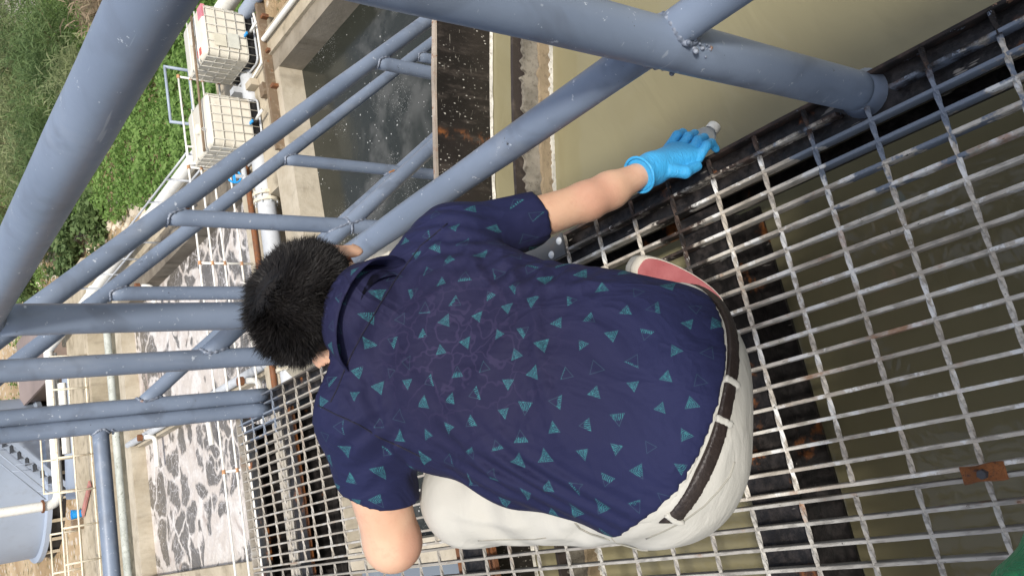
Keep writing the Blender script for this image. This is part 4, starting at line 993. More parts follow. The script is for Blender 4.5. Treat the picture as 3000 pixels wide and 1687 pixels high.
# joints of the crouching man (metres)
J = dict(head=(-0.202, 1.143, 0.716), neckb=(-0.233, 1.144, 0.652), upper=(-0.267, 1.101, 0.611), chest=(-0.321, 1.006, 0.568), mid=(-0.391, 0.907, 0.524), waist=(-0.425, 0.825, 0.473), pelvis=(-0.462, 0.772, 0.418),
         butL=(-0.528, 0.800, 0.410), butR=(-0.415, 0.785, 0.380), shL=(-0.366, 1.115, 0.690), elL=(-0.579, 1.212, 0.610), wrL=(-0.585, 1.420, 0.500), shR=(-0.143, 1.013, 0.530), elR=(-0.087, 0.921, 0.299), wrR=(-0.039, 0.880, 0.176),
         hipL=(-0.550, 0.856, 0.412), knL=(-0.531, 1.115, 0.512), anL=(-0.545, 1.02, 0.10), hipR=(-0.385, 0.80, 0.340), knR=(-0.190, 1.23, 0.085), anR=(-0.285, 1.01, 0.12))
RA = nrm((0.98, -0.10, -0.17))
man = thing('person', 'crouching man in navy triangle print shirt and pale trousers reaching over the edge', 'person', (-0.4, 0.95, 0))
F = Field((-0.72, 0.58, 0.0), (0.06, 1.50, 0.88), 0.0062)
U = nrm((0.16, 0.33, 0.93)); Fd = nrm((-0.04, 0.93, -0.34)); Rt = np.cross(Fd, U); Rt = nrm(Rt); Fd = np.cross(U, Rt)
HA = np.stack([Rt, Fd, U]); hc = np.array(J['head'])
def hp(r, f, u): return hc + Rt * r + Fd * f + U * u
skull = union([F.ell(hp(0, -0.012, 0.012), (0.073, 0.090, 0.080), HA), F.ell(hp(0, 0.03, -0.055), (0.058, 0.066, 0.062), HA), F.cap(hp(0, 0.055, -0.085), hp(0, 0.085, -0.095), 0.028, 0.020)], 0.03)
face = union([skull, F.cap(hp(0, 0.088, -0.005), hp(0, 0.106, -0.035), 0.008, 0.012), F.cap(hp(-0.03, 0.076, 0.018), hp(0.03, 0.076, 0.018), 0.012, 0.012), F.cap(hp(-0.02, 0.085, -0.068), hp(0.02, 0.085, -0.068), 0.009, 0.009)], 0.012)
def ear(sg):
    a = hp(sg * 0.083, -0.016, 0.004); b = hp(sg * 0.076, -0.008, -0.062)
    e = nrm(Rt * sg * 0.55 - Fd * 0.85); ax = np.stack([nrm(np.cross(U, e)), e, U])
    return F.ell((a + b) / 2 + Rt * sg * 0.010 - Fd * 0.006, (0.021, 0.0075, 0.039), ax)
neck = F.cap(hp(0, -0.030, -0.05), J['neckb'], 0.056, 0.062)
torso_b = union([F.etube(J['pelvis'], J['mid'], (0.145, 0.095), (0.14, 0.09), RA), F.etube(J['mid'], J['chest'], (0.14, 0.09), (0.15, 0.09), RA), F.etube(J['chest'], J['upper'], (0.15, 0.09), (0.11, 0.07), RA)], 0.05)
armL = union([F.cap(J['shL'], J['elL'], 0.052, 0.043), F.cap(J['elL'], J['wrL'], 0.043, 0.027)], 0.02)
armR = union([F.cap(J['shR'], J['elR'], 0.042, 0.032), F.cap(J['elR'], (-0.070, 0.906, 0.252), 0.0315, 0.0305), F.cap((-0.070, 0.906, 0.252), J['wrR'], 0.0305, 0.022)], 0.02)
legs = union([F.cap(J['hipL'], J['knL'], 0.075, 0.055), F.cap(J['knL'], J['anL'], 0.052, 0.04), F.cap(J['hipR'], J['knR'], 0.075, 0.055), F.cap(J['knR'], J['anR'], 0.052, 0.04)], 0.03)
handL = union([F.cap(J['wrL'], (-0.575, 1.47, 0.452), 0.026, 0.030)] + [F.cap((-0.60 + 0.018 * i, 1.475, 0.45), (-0.605 + 0.02 * i, 1.50 - 0.002 * i, 0.405 - 0.005 * (i in (1, 2))), 0.010, 0.008) for i in range(4)] + [F.cap((-0.555, 1.45, 0.46), (-0.535, 1.475, 0.43), 0.011, 0.009)], 0.008)
body = union([face, neck, torso_b], 0.03); body = union([body, armL, armR, legs], 0.02); body = smin(body, handL, 0.01)
field_obj('body', F, body, SKIN, man, 2)
# the ears get a finer grid of their own
for sg in (1, -1):
    c = hp(sg * 0.088, -0.014, -0.028); G = Field(c - 0.066, c + 0.066, 0.0022); F_, F = F, G
    e = ear(sg); a = hp(sg * 0.095, -0.022, -0.028)
    bowl = G.ell(a + Rt * sg * 0.004 + Fd * 0.012, (0.012, 0.012, 0.024), HA); d = np.maximum(smin(e, G.cap(hp(sg * 0.074, 0.0, -0.045), hp(sg * 0.080, -0.004, -0.038), 0.010, 0.009), 0.012), -bowl)
    F = F_; eo = field_obj('ear', G, d, SKIN, man, 1)
for sg in (1, -1):
    build('eye', MB().lathe([(0.0, 0.010), (0.006, 0.008), (0.0105, 0.0), (0.006, -0.008), (0, -0.01)], hp(sg * 0.031, 0.074, -0.004), 12, Fd), paint('eye white', (0.7, 0.68, 0.65), 0.3, dirt_amt=0.0, var=0.02), man, True)

# shirt
PN = np.array((0.490, 0.1216, 0.8628)); PD = 0.2092
def axis_cut(a, b, t):   # plane across the limb a-b at parameter t (positive beyond)
    a = np.array(a); b = np.array(b); n = nrm(b - a); return n, float(n @ (a + (b - a) * t))
tor = union([F.etube(J['pelvis'], J['waist'], (0.150, 0.122), (0.158, 0.112), RA), F.etube(J['waist'], J['mid'], (0.158, 0.112), (0.162, 0.108), RA), F.etube(J['mid'], J['chest'], (0.162, 0.108), (0.166, 0.105), RA),
             F.etube(J['chest'], J['upper'], (0.166, 0.105), (0.125, 0.080), RA), F.cap(J['upper'], J['neckb'], 0.085, 0.062), F.cap(J['shL'], J['upper'], 0.066, 0.080), F.cap(J['shR'], J['upper'], 0.058, 0.080), F.cap(J['shL'], J['neckb'], 0.058, 0.062), F.cap(J['shR'], J['neckb'], 0.050, 0.062)], 0.045)
slL = F.cap(J['shL'], J['elL'], 0.063, 0.061)
n_, d_ = axis_cut(J['shL'], J['elL'], 0.60); n_ = nrm(n_ + 0.42 * np.array((0.195, 0.612, 0.766))); d_ = float(n_ @ (np.array(J['shL']) + 0.60 * (np.array(J['elL']) - np.array(J['shL']))))
slL = np.maximum(slL, F.plane(n_, d_)); cutL = (n_, d_)
slR = F.cap(J['shR'], J['elR'], 0.058, 0.038); n_, d_ = axis_cut(J['shR'], J['elR'], 0.62); slR = np.maximum(slR, F.plane(n_, d_))
sh = union([tor, slL], 0.03); sh = smin(sh, slR, 0.03)
sag = F.cap((-0.556, 0.835, 0.470), (-0.52, 0.95, 0.53), 0.028, 0.026); sh = smin(sh, sag, 0.05)
pel = union([F.etube(J['pelvis'], J['waist'], (0.150, 0.120), (0.150, 0.105), RA), F.ell(J['butL'], (0.118, 0.118, 0.112)), F.ell(J['butR'], (0.112, 0.108, 0.105)), F.cap(J['butL'], J['butR'], 0.105, 0.100)], 0.05)
sh = smin(sh, pel - 0.006, 0.02)
hem = PD + 0.011
P = F.P; tt = np.arctan2(P @ np.array(RA), (P - np.array(J['pelvis'])) @ nrm((-0.1, -0.9, 0.3)))
wav = 0.006 * np.sin(11 * tt + 1.0) + 0.004 * np.sin(23 * tt)
front = np.clip((P[:, 1] - 0.80) / 0.2, 0, 1) * 0.05
left = -np.clip((-(P - np.array(J['pelvis'])) @ RA - 0.115) / 0.05, 0, 1) * 0.016
sh = np.maximum(sh, -(F.plane(PN, hem) + wav + front + left))
sh = smin(sh, F.cap(J['upper'], (-0.230, 1.072, 0.696), 0.104, 0.078), 0.03)
n_ = np.array((0.48, 0.789, 0.383)); n_ = n_ / np.linalg.norm(n_); sh = np.maximum(sh, F.plane(n_, float(n_ @ np.array((-0.230, 1.072, 0.696))) - 0.006))
SPN = nrm(np.array(J['upper']) - np.array(J['waist'])); RU = nrm(RA - SPN * (RA @ SPN)); NB = np.cross(RU, SPN)
O = np.array(J['waist'])
def shirt_uv(v): q = v - O; return np.stack([q @ RU + 0.6 * np.minimum(0, (q @ NB)) * np.sign(q @ RU), q @ SPN], 1)
def shirt_disp(v):
    q = v - O; u = q @ RU; s = q @ SPN; out = v.copy()
    def ridge(phase, amp, mask): return amp * np.sin(phase) * mask
    m1 = np.exp(-((u - 0.15) ** 2) / 0.0030 - ((s - 0.12) ** 2) / 0.012)           # creases at the right waist
    m2 = np.exp(-((u + 0.17) ** 2) / 0.0022 - ((s - 0.02) ** 2) / 0.02)             # bundled folds by the left hem
    m3 = np.exp(-((u + 0.16) ** 2) / 0.0035 - ((s - 0.27) ** 2) / 0.004)            # left armpit
    m4 = np.exp(-((u - 0.17) ** 2) / 0.004 - ((s - 0.26) ** 2) / 0.006)             # right shoulder
    h = ridge(s * 190 + u * 110, 0.0050, m1) + ridge(u * 300 - s * 60 + 0.6, 0.0075, m2) + ridge(s * 180 + u * 150, 0.0050, m3) + ridge(u * 220 + s * 50, 0.0045, m4)
    for (u0, s0, du, ds, L, Wd, A) in ((0.02, 0.05, 0.9, 0.45, 0.16, 0.010, 0.0045), (-0.05, 0.20, 0.5, 0.85, 0.14, 0.012, 0.0040), (0.10, 0.20, -0.75, 0.65, 0.12, 0.009, 0.0045), (-0.12, 0.10, 0.25, 0.97, 0.18, 0.010, 0.0050), (0.05, 0.31, 0.97, -0.2, 0.15, 0.009, 0.0040), (-0.06, 0.30, 0.8, 0.6, 0.10, 0.010, 0.0040), (0.12, 0.06, -0.3, 0.95, 0.12, 0.008, 0.0045), (-0.02, 0.12, -0.9, 0.42, 0.16, 0.012, 0.0030), (0.15, 0.17, 0.7, 0.7, 0.09, 0.007, 0.0050), (0.13, 0.14, 0.8, 0.6, 0.10, 0.006, 0.0045), (0.14, 0.10, 0.95, 0.3, 0.07, 0.006, 0.0055), (0.135, 0.065, 0.95, 0.1, 0.07, 0.006, 0.0050), (0.12, 0.19, 0.6, 0.8, 0.09, 0.006, 0.0050), (-0.14, 0.03, 0.35, 0.93, 0.15, 0.007, 0.0060), (-0.115, 0.02, 0.30, 0.95, 0.13, 0.007, 0.0055), (-0.16, 0.06, 0.40, 0.91, 0.14, 0.006, 0.0055), (-0.15, 0.25, 0.9, 0.4, 0.08, 0.007, 0.0055), (-0.13, 0.28, 0.8, 0.6, 0.08, 0.007, 0.0050)):
        x_ = (u - u0) * du + (s - s0) * ds; y_ = -(u - u0) * ds + (s - s0) * du + 0.12 * x_ * x_ / L
        h = h + 1.5 * A * np.exp(-(x_ / L) ** 2 * 2) * np.exp(-(y_ / Wd) ** 2)
    h = h + np.array([0.0035 * mnoise.noise((a * 6, b * 5, 1)) for a, b in zip(u.tolist(), s.tolist())])
    seam = np.exp(-((s - (0.305 - 0.9 * u * u + 0.03 * u)) ** 2) / 0.0000045) * (np.abs(u) < 0.19); h -= 0.0022 * seam
    g = nrm(NB); return out + h[:, None] * g * 1.0
shirt = field_obj('shirt', F, sh, SHIRT, man, 2, shirt_uv, shirt_disp)
def ring_strip(name, c, R_, B_, A_, prof, a0, a1, n, mat, parent, uvf=None):
    vs = []; fs = []; m = len(prof)
    for i in range(n + 1):
        a = a0 + (a1 - a0) * i / n; w = 0.0012 * mnoise.noise((a * 3, 1, 2))
        for r, h in prof: vs.append(c + (R_ * math.sin(a) + B_ * math.cos(a) * 0.92) * (r + w) + A_ * (h - 0.020 * (1 - math.cos(a)) * 0.5))
    for i in range(n):
        for k in range(m): l = (k + 1) % m; fs.append((i * m + k, i * m + l, i * m + m + l, i * m + m + k))
    fs += [tuple(range(m)), tuple(n * m + k for k in range(m - 1, -1, -1))]
    me = bpy.data.meshes.new(name); me.from_pydata([tuple(v) for v in vs], [], fs); me.update()
    if uvf is not None:
        ul = me.uv_layers.new(name='UVMap'); uv = uvf(np.array(vs)); li = np.empty(len(me.loops), np.int32); me.loops.foreach_get('vertex_index', li)
        ul.data.foreach_set('uv', uv[li].astype(np.float32).ravel())
    return link(name, me, mat, parent, True)
SPN0 = np.array((0.48, 0.789, 0.383)); RU0 = np.array((0.871, -0.379, -0.312)); NB0 = np.array((0.101, -0.484, 0.869))
ring_strip('collar', np.array((-0.230, 1.072, 0.696)), RU0, NB0, SPN0, [(0.066, -0.050), (0.0655, -0.012), (0.067, 0.004), (0.071, 0.007), (0.077, 0.001), (0.084, -0.016), (0.094, -0.036), (0.0935, -0.041), (0.084, -0.030), (0.0735, -0.012)], -2.6, 2.6, 60, SHIRT, man, shirt_uv)

# trousers, belt, loops
leg = union([F.cap(J['hipL'], J['knL'], 0.098, 0.074), F.cap(J['knL'], J['anL'], 0.072, 0.062), F.cap(J['hipR'], J['knR'], 0.092, 0.070), F.cap(J['knR'], J['anR'], 0.068, 0.062)], 0.035)
tr_ = smin(np.maximum(pel, F.plane(PN, PD + 0.028)), leg, 0.02); tr_ = np.maximum(tr_, -(F.P[:, 2] - 0.055))
def trouser_disp(v):
    out = v.copy(); q = v - np.array(J['hipL']); d = nrm(np.array(J['knL']) - np.array(J['hipL'])); t = q @ d
    m = np.exp(-((t - 0.02) ** 2) / 0.006); m2 = np.exp(-((t - 0.20) ** 2) / 0.004)
    w = (v - CAM); w /= np.linalg.norm(w, axis=1)[:, None]
    h = 0.007 * np.sin((v @ nrm((1, 0.3, 0.8))) * 120) * m + 0.004 * np.sin((v @ nrm((0.4, 0.9, -0.5))) * 130) * m2
    h += np.array([0.0045 * mnoise.noise(Vector(p) * 9) + 0.004 * max(0.0, 0.25 - abs(mnoise.noise(Vector((p[0] * 9 + p[2] * 5, p[1] * 9 - p[0] * 4, p[2] * 8))))) * 4 for p in v.tolist()])
    nz = nrm((-0.25, -0.55, 0.8)); return out + h[:, None] * nz
trou = field_obj('trousers', F, tr_, TROUS, man, 2, None, trouser_disp)
# back patch seams: two thin stitched lines and a pocket edge, as raised welts
hw = pel - 0.0045
belt = np.maximum(np.maximum(hw, F.plane(PN, PD + 0.017)), -F.plane(PN, PD - 0.021))
G = Field((-0.68, 0.58, 0.31), (-0.24, 0.95, 0.56), 0.0034); F_, F = F, G
pelG = union([G.etube(J['pelvis'], J['waist'], (0.150, 0.120), (0.150, 0.105), RA), G.ell(J['butL'], (0.118, 0.118, 0.112)), G.ell(J['butR'], (0.112, 0.108, 0.105)), G.cap(J['butL'], J['butR'], 0.105, 0.100)], 0.05)
legG = union([G.cap(J['hipL'], J['knL'], 0.098, 0.074), G.cap(J['hipR'], J['knR'], 0.092, 0.070)], 0.035); pelG = smin(pelG, legG, 0.05)
belt = np.maximum(np.maximum(pelG - 0.007, G.plane(PN, PD + 0.013)), -G.plane(PN, PD - 0.008))
lim = -(G.P - np.array(J['pelvis'])) @ RA - 0.158
belt = np.maximum(belt, lim); field_obj('belt', G, belt, LEATHER, man, 1)
for (cx, cy, cz), w in (((-0.570, 0.74, 0.46), 0.004), ((-0.445, 0.628, 0.435), 0.005), ((-0.506, 0.632, 0.455), 0.005)):
    dd = np.array((cx, cy, cz)); cen = np.array(J['pelvis']); rad = dd - cen; rad -= PN * (rad @ PN); rad = nrm(rad); tan = np.cross(PN, rad)
    q = (G.P - cen) @ tan
    side = (G.P - cen) @ rad
    lp = np.maximum(np.maximum(np.maximum(pelG - 0.0090, -(side)), np.abs(q) - w), np.abs(G.plane(PN, PD + 0.001)) - 0.015)
    field_obj('belt_loop', G, lp, TROUS, man, 1)
wb = np.maximum(np.maximum(pelG - 0.0035, G.plane(PN, PD + 0.030)), -G.plane(PN, PD + 0.017)); wb = np.maximum(wb, lim)
field_obj('waistband', G, wb, TROUS, man, 1)
F = F_

from mathutils.bvhtree import BVHTree
def seam(name, host, pts, r, mat, lift, parent):
    bv = BVHTree.FromPolygons([v.co.copy() for v in host.data.vertices], [tuple(p.vertices) for p in host.data.polygons]); out = []
    P_ = [Vector(p) for p in pts]; dense = []
    for a, b in zip(P_[:-1], P_[1:]):
        n = max(2, int((b - a).length / 0.006)); dense += [a + (b - a) * (i / n) for i in range(n)]
    for p in dense + [P_[-1]]:
        d = (p - Vector(CAM)).normalized(); h = bv.ray_cast(p - d * 0.5, d)
        if h[0] is not None and (not out or (h[0] - out[-1]).length < 0.05): out.append(h[0] + h[1] * lift if h[1].dot(d) < 0 else h[0] - h[1] * lift)
    if len(out) > 3: build(name, MB().tube(out, r, 6), mat, parent, True)
SEAMS = paint('dark shirt thread', (0.008, 0.008, 0.02), 0.9); SEAMT = paint('trouser thread', (0.30, 0.29, 0.25), 0.9)
yoke = [(-0.182, 0.831, 0.676), (-0.203, 0.861, 0.703), (-0.238, 0.894, 0.728), (-0.268, 0.919, 0.746), (-0.284, 0.932, 0.754), (-0.3, 0.945, 0.763), (-0.323, 0.961, 0.774), (-0.341, 0.973, 0.781), (-0.361, 0.985, 0.788), (-0.377, 0.997, 0.795)]
seam('seam', shirt, yoke, 0.0010, SEAMS, 0.0002, shirt)
seam('seam', shirt, [(-0.378, 1.008, 0.808), (-0.393, 0.998, 0.791), (-0.413, 0.983, 0.766), (-0.435, 0.971, 0.745), (-0.45, 0.959, 0.726), (-0.469, 0.945, 0.704)], 0.0011, SEAMS, 0.0002, shirt)
seam('pocket_edge', trou, [(-0.593, 0.846, 0.547), (-0.601, 0.845, 0.542), (-0.611, 0.838, 0.531), (-0.623, 0.825, 0.512)], 0.0016, SEAMT, 0.0004, trou)
seam('seam', trou, [(-0.604, 0.823, 0.516), (-0.616, 0.823, 0.512), (-0.626, 0.822, 0.507), (-0.642, 0.813, 0.491), (-0.646, 0.798, 0.474)], 0.0013, SEAMT, 0.0002, trou)
seam('seam', trou, [(-0.631, 0.795, 0.475), (-0.626, 0.777, 0.456), (-0.619, 0.758, 0.438), (-0.605, 0.735, 0.416), (-0.59, 0.718, 0.402), (-0.574, 0.702, 0.39), (-0.557, 0.693, 0.385)], 0.0013, SEAMT, 0.0002, trou)
seam('seam', trou, [(-0.59, 0.932, 0.646), (-0.596, 0.909, 0.617), (-0.603, 0.886, 0.588), (-0.604, 0.876, 0.577)], 0.0011, SEAMT, 0.0002, trou)

# shoes: the right one kneels on its toes and shows a red sole; the left stands flat
SOLE = NT('worn red sole'); _o = SOLE.obj(); _c = SOLE.mix(SOLE.step(SOLE.noise(_o, 22, 4), 0.35, 0.7), (0.33, 0.085, 0.09), (0.41, 0.135, 0.14))
_c = SOLE.mix(SOLE.step(SOLE.noise(_o, 60, 3), 0.68, 0.74), _c, (0.10, 0.03, 0.03)); SOLE.bump(SOLE.noise(_o, 90, 3), 0.3, 0.002); SOLE = SOLE.set(_c, 0.75)
FOX = paint('cream rubber', (0.62, 0.58, 0.50), 0.7, dirt=(0.35, 0.3, 0.24), dirt_amt=0.4, scale=14, var=0.1)
def shoe(heel, toe, normal, flat):
    heel = np.array(heel, float); toe = np.array(toe, float); a = nrm(toe - heel); n = nrm(np.array(normal) - a * (np.array(normal) @ a)); w = np.cross(n, a)
    L = np.linalg.norm(toe - heel); ring = []
    for i in range(48):
        t = 2 * PI * i / 48; x = 0.5 - 0.5 * math.cos(t); hwid = (0.034 + 0.016 * x) * abs(math.sin(t)) ** 0.62 * (1 if math.sin(t) >= 0 else -1)
        ring.append(heel + a * L * x + w * hwid)
    C0 = (heel + toe) / 2
    def plate(sc, o0, o1, rnd_):
        m = MB(); vs = []
        for s_, o in ((sc - rnd_, o0), (sc, o0 + (o1 - o0) * 0.25), (sc, o0 + (o1 - o0) * 0.75), (sc - rnd_, o1)): vs += [tuple(C0 + (p - C0) * s_ + n * o) for p in ring]
        fs = [(i * 48 + k, i * 48 + (k + 1) % 48, (i + 1) * 48 + (k + 1) % 48, (i + 1) * 48 + k) for i in range(3) for k in range(48)]
        fs.append(tuple(range(47, -1, -1))); fs.append(tuple(144 + k for k in range(48))); return m.add(vs, fs)
    s_ = build('shoe', plate(1.0, -0.024, 0.0, 0.03), FOX, man, 'angle')
    build('sole', plate(0.945, -0.004, 0.0022, 0.012), SOLE, s_, 'angle')
    up = MB(); vs = []
    for sc, o in ((0.97, -0.0245), (0.93, -0.05), (0.75, -0.075), (0.4, -0.088)): vs += [tuple(C0 - a * 0.01 * (1 - sc) + (p - C0) * sc + n * o) for p in ring]
    fs = [(i * 48 + (k + 1) % 48, i * 48 + k, (i + 1) * 48 + k, (i + 1) * 48 + (k + 1) % 48) for i in range(3) for k in range(48)]; fs.append(tuple(144 + k for k in range(48)))
    build('upper', up.add(vs, fs), TROUS, s_, True)
shoe((-0.198, 0.922, 0.205), (-0.315, 0.905, 0.030), (-0.35, -0.80, 0.45), False)
shoe((-0.545, 0.95, 0.002), (-0.535, 1.21, 0.002), (0, 0, -1), True)

# blue glove with five curled fingers
G = Field((-0.10, 0.78, -0.04), (0.10, 0.96, 0.26), 0.0028); F_, F = F, G
wr = np.array(J['wrR']); kn = np.array((0.002, 0.868, 0.068)); ax = nrm(kn - wr); side = nrm(np.array((-0.55, -0.75, -0.25)) - ax * (np.array((-0.55, -0.75, -0.25)) @ ax)); back = np.cross(side, ax)
if back[0] < 0: back = -back
hand = union([F.cap(wr - ax * 0.028, wr + ax * 0.02, 0.031, 0.028), F.cap(wr + ax * 0.02, kn - side * 0.018, 0.026, 0.019), F.cap(wr + ax * 0.02, kn + side * 0.020, 0.026, 0.019), F.cap(wr + ax * 0.03, kn, 0.024, 0.020)], 0.012)
fing = []
for i, (o, ln) in enumerate(((-0.039, 0.88), (-0.0135, 1.02), (0.012, 0.96), (0.036, 0.78))):
    k0 = kn + side * o * 0.9; k1 = k0 + (ax * 0.020 + back * 0.016) * 1.0 * ln + np.array((0.008, -0.006, -0.006)); k2 = k1 + np.array((0.010, 0.002, -0.026)) * ln; k3 = k2 + np.array((-0.012, 0.004, -0.020)) * ln
    fing.append(union([F.cap(k0, k1, 0.0105, 0.0090), F.cap(k1, k2, 0.0090, 0.0084), F.cap(k2, k3, 0.0084, 0.0072)], 0.004))
th0 = wr + ax * 0.035 + side * 0.026; th1 = th0 + side * 0.018 + ax * 0.026 - back * 0.006; th2 = th1 + ax * 0.028 + side * 0.000 + np.array((0.004, 0, -0.012))
fing.append(union([F.cap(th0, th1, 0.013, 0.011), F.cap(th1, th2, 0.011, 0.009)], 0.006))
g = hand
for f_ in fing: g = smin(g, f_, 0.0035)
cut = F.plane(-ax, float(-ax @ (wr - ax * 0.018))); g = np.maximum(g, cut)
F = F_
gl = field_obj('glove', G, g, GLOVE, man, 1)
cc = wr - ax * 0.018; u_ = nrm(np.cross(ax, (0, 0, 1))); v_ = np.cross(ax, u_)
build('cuff_roll', MB().tube([tuple(cc + (u_ * math.cos(a) + v_ * math.sin(a)) * 0.032) for a in [2 * PI * i / 32 for i in range(32)]], 0.0028, 8, closed=True), GLOVE, gl, True)

# hair: a dark cap and thousands of short strands growing out of the crown whorl
G = Field(hc - 0.16, hc + 0.16, 0.005); F_, F = F, G
cran = G.ell(hp(0, -0.012, 0.010), (0.081, 0.098, 0.090), HA); F = F_
q = (G.P - hc); qf = q @ Fd; qu = q @ U; qr = q @ Rt
line = qu + 0.038 - np.clip(qf + 0.02, 0, 1) * 1.15                               # hairline: low at the nape, high at the brow
line = np.minimum(line, 0.5)
capd = np.maximum(cran + 0.002 * np.sin(qr * 260 + qf * 200), -line)
field_obj('hair', G, capd, HAIR, man, 1)
hr = np.random.RandomState(11); vs = []; fs = []
wh = nrm(-0.55 * Fd + 0.80 * U + 0.10 * Rt)
cnt = 0
while cnt < 24000:
    d = nrm(hr.normal(size=3)); lr, lf, lu = d @ Rt, d @ Fd, d @ U
    p = hp(0, -0.012, 0.010) + Rt * lr * 0.080 + Fd * lf * 0.096 + U * lu * 0.086
    qf_, qu_ = (p - hc) @ Fd, (p - hc) @ U
    m_ = qu_ + 0.052 + hr.normal() * 0.006 - max(0, qf_ + 0.02) * 1.15
    if m_ < 0: continue
    if d @ wh > 0.975 and hr.uniform() < 0.6: continue
    nape = np.clip((qu_ + 0.045) / 0.06, 0.0, 1)
    if qf_ < 0.03 and hr.uniform() > 0.25 + 0.75 * nape: continue
    if abs(lr) > 0.72 and lu < 0.0 and lf > -0.45: continue
    t = d - wh * (d @ wh); t = t / (np.linalg.norm(t) + 1e-6)
    sw = np.cross(d, t) * 0.75
    lift = 0.12 + 0.25 * hr.uniform() + 0.5 * hr.uniform() * max(0.0, lf + 0.15) * (lu > 0.1)
    top = np.clip((lu - 0.1) / 0.6, 0, 1)
    ln = (0.006 + 0.019 * nape + 0.030 * max(0.0, lf + 0.1) * top * hr.uniform()) * hr.uniform(0.7, 1.3)
    cn = mnoise.noise_vector(Vector(p) * 38.0)
    dr = nrm(t * 1.0 + np.array(cn) * 0.75 + sw + d * lift + hr.normal(size=3) * 0.24 + U * 0.12 * top); up2 = nrm(dr + hr.normal(size=3) * 0.18 - d * 0.15 - U * 0.25 * (1 - top))
    b = np.cross(d, dr); b = b / (np.linalg.norm(b) + 1e-6) * (0.0007 if nape > 0.5 else 0.0004)
    p = p - d * 0.002; a1 = p + dr * ln * 0.5; a2 = a1 + up2 * ln * 0.5; o_ = len(vs)
    vs += [tuple(p - b), tuple(p + b), tuple(a1 + b * 0.8), tuple(a1 - b * 0.8), tuple(a2)]; fs += [(o_, o_ + 1, o_ + 2, o_ + 3), (o_ + 3, o_ + 2, o_ + 4)]; cnt += 1
tag(build('hair_strands', MB().add(vs, fs), HAIR, man), kind='stuff')

# sampling bottle in the gloved hand
t = thing('sample_bottle', 'translucent white sampling bottle held by the blue gloved hand', 'bottle', (0.02, 0.86, 0))
PL = NT('milky plastic'); PL.b.inputs['Transmission Weight'].default_value = 0.7; PL = PL.set((0.72, 0.76, 0.80), 0.35)
b0 = np.array((0.012, 0.872, 0.030)); b1 = np.array((0.060, 0.848, -0.025)); bx = nrm(b1 - b0)
build('body', MB().lathe([(0.0, 0.0), (0.020, 0.001), (0.022, 0.006), (0.022, 0.045), (0.018, 0.056), (0.011, 0.062), (0.011, 0.066)], b0, 28, bx), PL, t, 'angle')
build('cap', MB().lathe([(0.0135, 0.064), (0.0135, 0.080), (0.012, 0.082), (0.0, 0.082)], b0, 24, bx), WHITE, t, 'angle')

# ------------------------------------------------------------------ the photographer, of whom only a green sleeve edge and his shade show
pm = thing('person', 'person in a green jacket standing at the near end of the walkway', 'person', (-0.55, -0.42, 0))
F = Field((-1.05, -0.75, 0.0), (-0.05, 0.42, 1.80), 0.0175)
bx_, by_ = -0.56, -0.40
pb = union([F.ell((bx_, by_ + 0.02, 1.62), (0.078, 0.095, 0.115)), F.cap((bx_, by_, 1.42), (bx_, by_ + 0.01, 1.54), 0.06, 0.055), F.ell((bx_, by_, 1.25), (0.16, 0.10, 0.24)), F.ell((bx_, by_, 0.98), (0.155, 0.10, 0.16)),
            F.cap((bx_ - 0.09, by_, 0.92), (bx_ - 0.10, by_ + 0.02, 0.48), 0.08, 0.055), F.cap((bx_ - 0.10, by_ + 0.02, 0.48), (bx_ - 0.10, by_ - 0.01, 0.08), 0.052, 0.04), F.cap((bx_ + 0.09, by_, 0.92), (bx_ + 0.10, by_ + 0.02, 0.48), 0.08, 0.055), F.cap((bx_ + 0.10, by_ + 0.02, 0.48), (bx_ + 0.10, by_ - 0.01, 0.08), 0.052, 0.04),
            F.cap((bx_ + 0.20, by_, 1.40), (bx_ + 0.25, by_ + 0.05, 1.12), 0.05, 0.04), F.cap((bx_ + 0.25, by_ + 0.05, 1.12), (bx_ + 0.10, by_ + 0.30, 1.26), 0.04, 0.028), F.cap((bx_ + 0.10, by_ + 0.30, 1.26), (bx_ + 0.07, by_ + 0.36, 1.31), 0.028, 0.03),
            F.cap((bx_ - 0.20, by_, 1.40), (bx_ - 0.25, by_ + 0.05, 1.12), 0.05, 0.04), F.cap((bx_ - 0.25, by_ + 0.05, 1.12), (bx_ - 0.12, by_ + 0.28, 0.98), 0.04, 0.028), F.cap((bx_ - 0.12, by_ + 0.28, 0.98), (bx_ - 0.115, by_ + 0.35, 0.95), 0.028, 0.028),
            F.cap((bx_ - 0.10, by_ - 0.04, 0.04), (bx_ - 0.11, by_ + 0.16, 0.03), 0.045, 0.035), F.cap((bx_ + 0.10, by_ - 0.04, 0.04), (bx_ + 0.11, by_ + 0.16, 0.03), 0.045, 0.035)], 0.035)
field_obj('body', F, pb, SKIN, pm, 1)
GREEN = paint('green jacket cloth', (0.015, 0.22, 0.085), 0.75, dirt=(0.03, 0.3, 0.14), dirt_amt=0.4, scale=10, bumps=0.5)
jk = union([F.ell((bx_, by_, 1.22), (0.185, 0.125, 0.27)), F.ell((bx_, by_, 0.98), (0.18, 0.125, 0.16)), F.cap((bx_ + 0.20, by_, 1.40), (bx_ + 0.25, by_ + 0.05, 1.12), 0.065, 0.055), F.cap((bx_ + 0.25, by_ + 0.05, 1.12), (bx_ + 0.115, by_ + 0.275, 1.25), 0.055, 0.045),
            F.cap((bx_ - 0.20, by_, 1.40), (bx_ - 0.25, by_ + 0.05, 1.12), 0.065, 0.055), F.cap((bx_ - 0.25, by_ + 0.05, 1.12), (bx_ - 0.125, by_ + 0.27, 0.985), 0.055, 0.045)], 0.04)
field_obj('jacket', F, jk, GREEN, pm, 1)
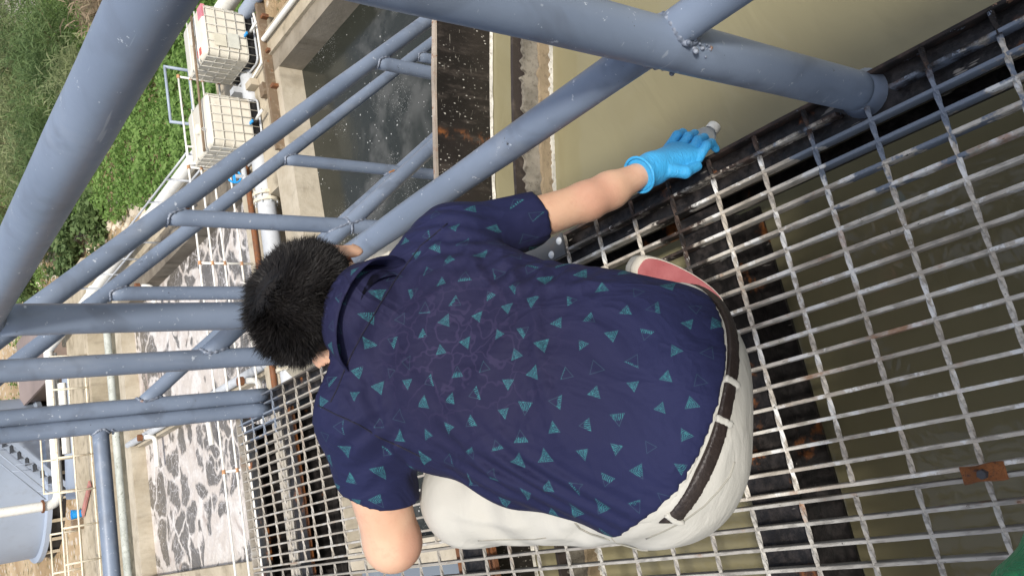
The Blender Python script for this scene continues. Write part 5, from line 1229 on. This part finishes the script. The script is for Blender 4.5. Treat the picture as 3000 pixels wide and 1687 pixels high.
lg = union([F.ell((bx_, by_, 0.92), (0.165, 0.12, 0.12)), F.cap((bx_ - 0.09, by_, 0.92), (bx_ - 0.10, by_ + 0.02, 0.48), 0.095, 0.075), F.cap((bx_ - 0.10, by_ + 0.02, 0.48), (bx_ - 0.10, by_ - 0.01, 0.10), 0.072, 0.065), F.cap((bx_ + 0.09, by_, 0.92), (bx_ + 0.10, by_ + 0.02, 0.48), 0.095, 0.075), F.cap((bx_ + 0.10, by_ + 0.02, 0.48), (bx_ + 0.10, by_ - 0.01, 0.10), 0.072, 0.065)], 0.03)
field_obj('trousers', F, lg, paint('dark work trousers', (0.03, 0.032, 0.04), 0.85), pm, 1)
hrr = np.maximum(F.ell((bx_, by_ + 0.01, 1.64), (0.088, 0.104, 0.115)), -(F.P[:, 2] - 1.60 - np.clip(F.P[:, 1] - by_ - 0.02, 0, 1) * 1.0)); field_obj('hair', F, hrr, HAIR, pm, 1)
# unseen cabinet added behind him to shade the water below the near grating
t = thing('added_shade_cabinet', 'unseen tall grey cabinet added behind the photographer to shade the water', 'cabinet', (-0.65, -0.95, 0))
build('body', MB().box(-1.27, -0.06, -1.09, -0.76, 0.06, 1.93), PALEBLUE, t); build('plinth', MB().box(-1.25, -0.08, -1.08, -0.77, 0.001, 0.059), BLACK, t)
for x0 in (-1.255, -0.655):
    dr = build('door', MB().box(x0, x0 + 0.58, -0.759, -0.742, 0.08, 1.91), PALEBLUE, t); build('handle', MB().box(x0 + 0.50, x0 + 0.53, -0.741, -0.72, 0.85, 1.0), BLACK, dr)
build('roof', MB().box(-1.30, -0.03, -1.12, -0.70, 1.931, 1.95), PALEBLUE, t)
# a green plastic bag dangling from the lowered hand
t = thing('plastic_bag', 'blurred green plastic bag edge at the bottom left corner', 'bag', (-0.66, 0.16, 0.75))
G = Field((-0.80, 0.0, 0.60), (-0.52, 0.32, 0.96), 0.006)
F_, F = F, G
bgd = union([F.ell((-0.664, 0.166, 0.749), (0.060, 0.076, 0.085)), F.cap((-0.675, 0.08, 0.83), (-0.675, -0.0, 0.93), 0.03, 0.012)], 0.04)
bgd = bgd + 0.006 * np.sin(G.P @ np.array((60.0, 25, 40))) + 0.004 * np.sin(G.P @ np.array((-30.0, 110, 60))); F = F_
BAG = NT('thin green plastic'); BAG.b.inputs['Transmission Weight'].default_value = 0.25; BAG.bump(BAG.noise(BAG.obj(), 40, 4, 0.6, 1.0), 0.8, 0.01); BAG = BAG.set((0.02, 0.30, 0.12), 0.3)
field_obj('sack', G, bgd, BAG, t, 1)
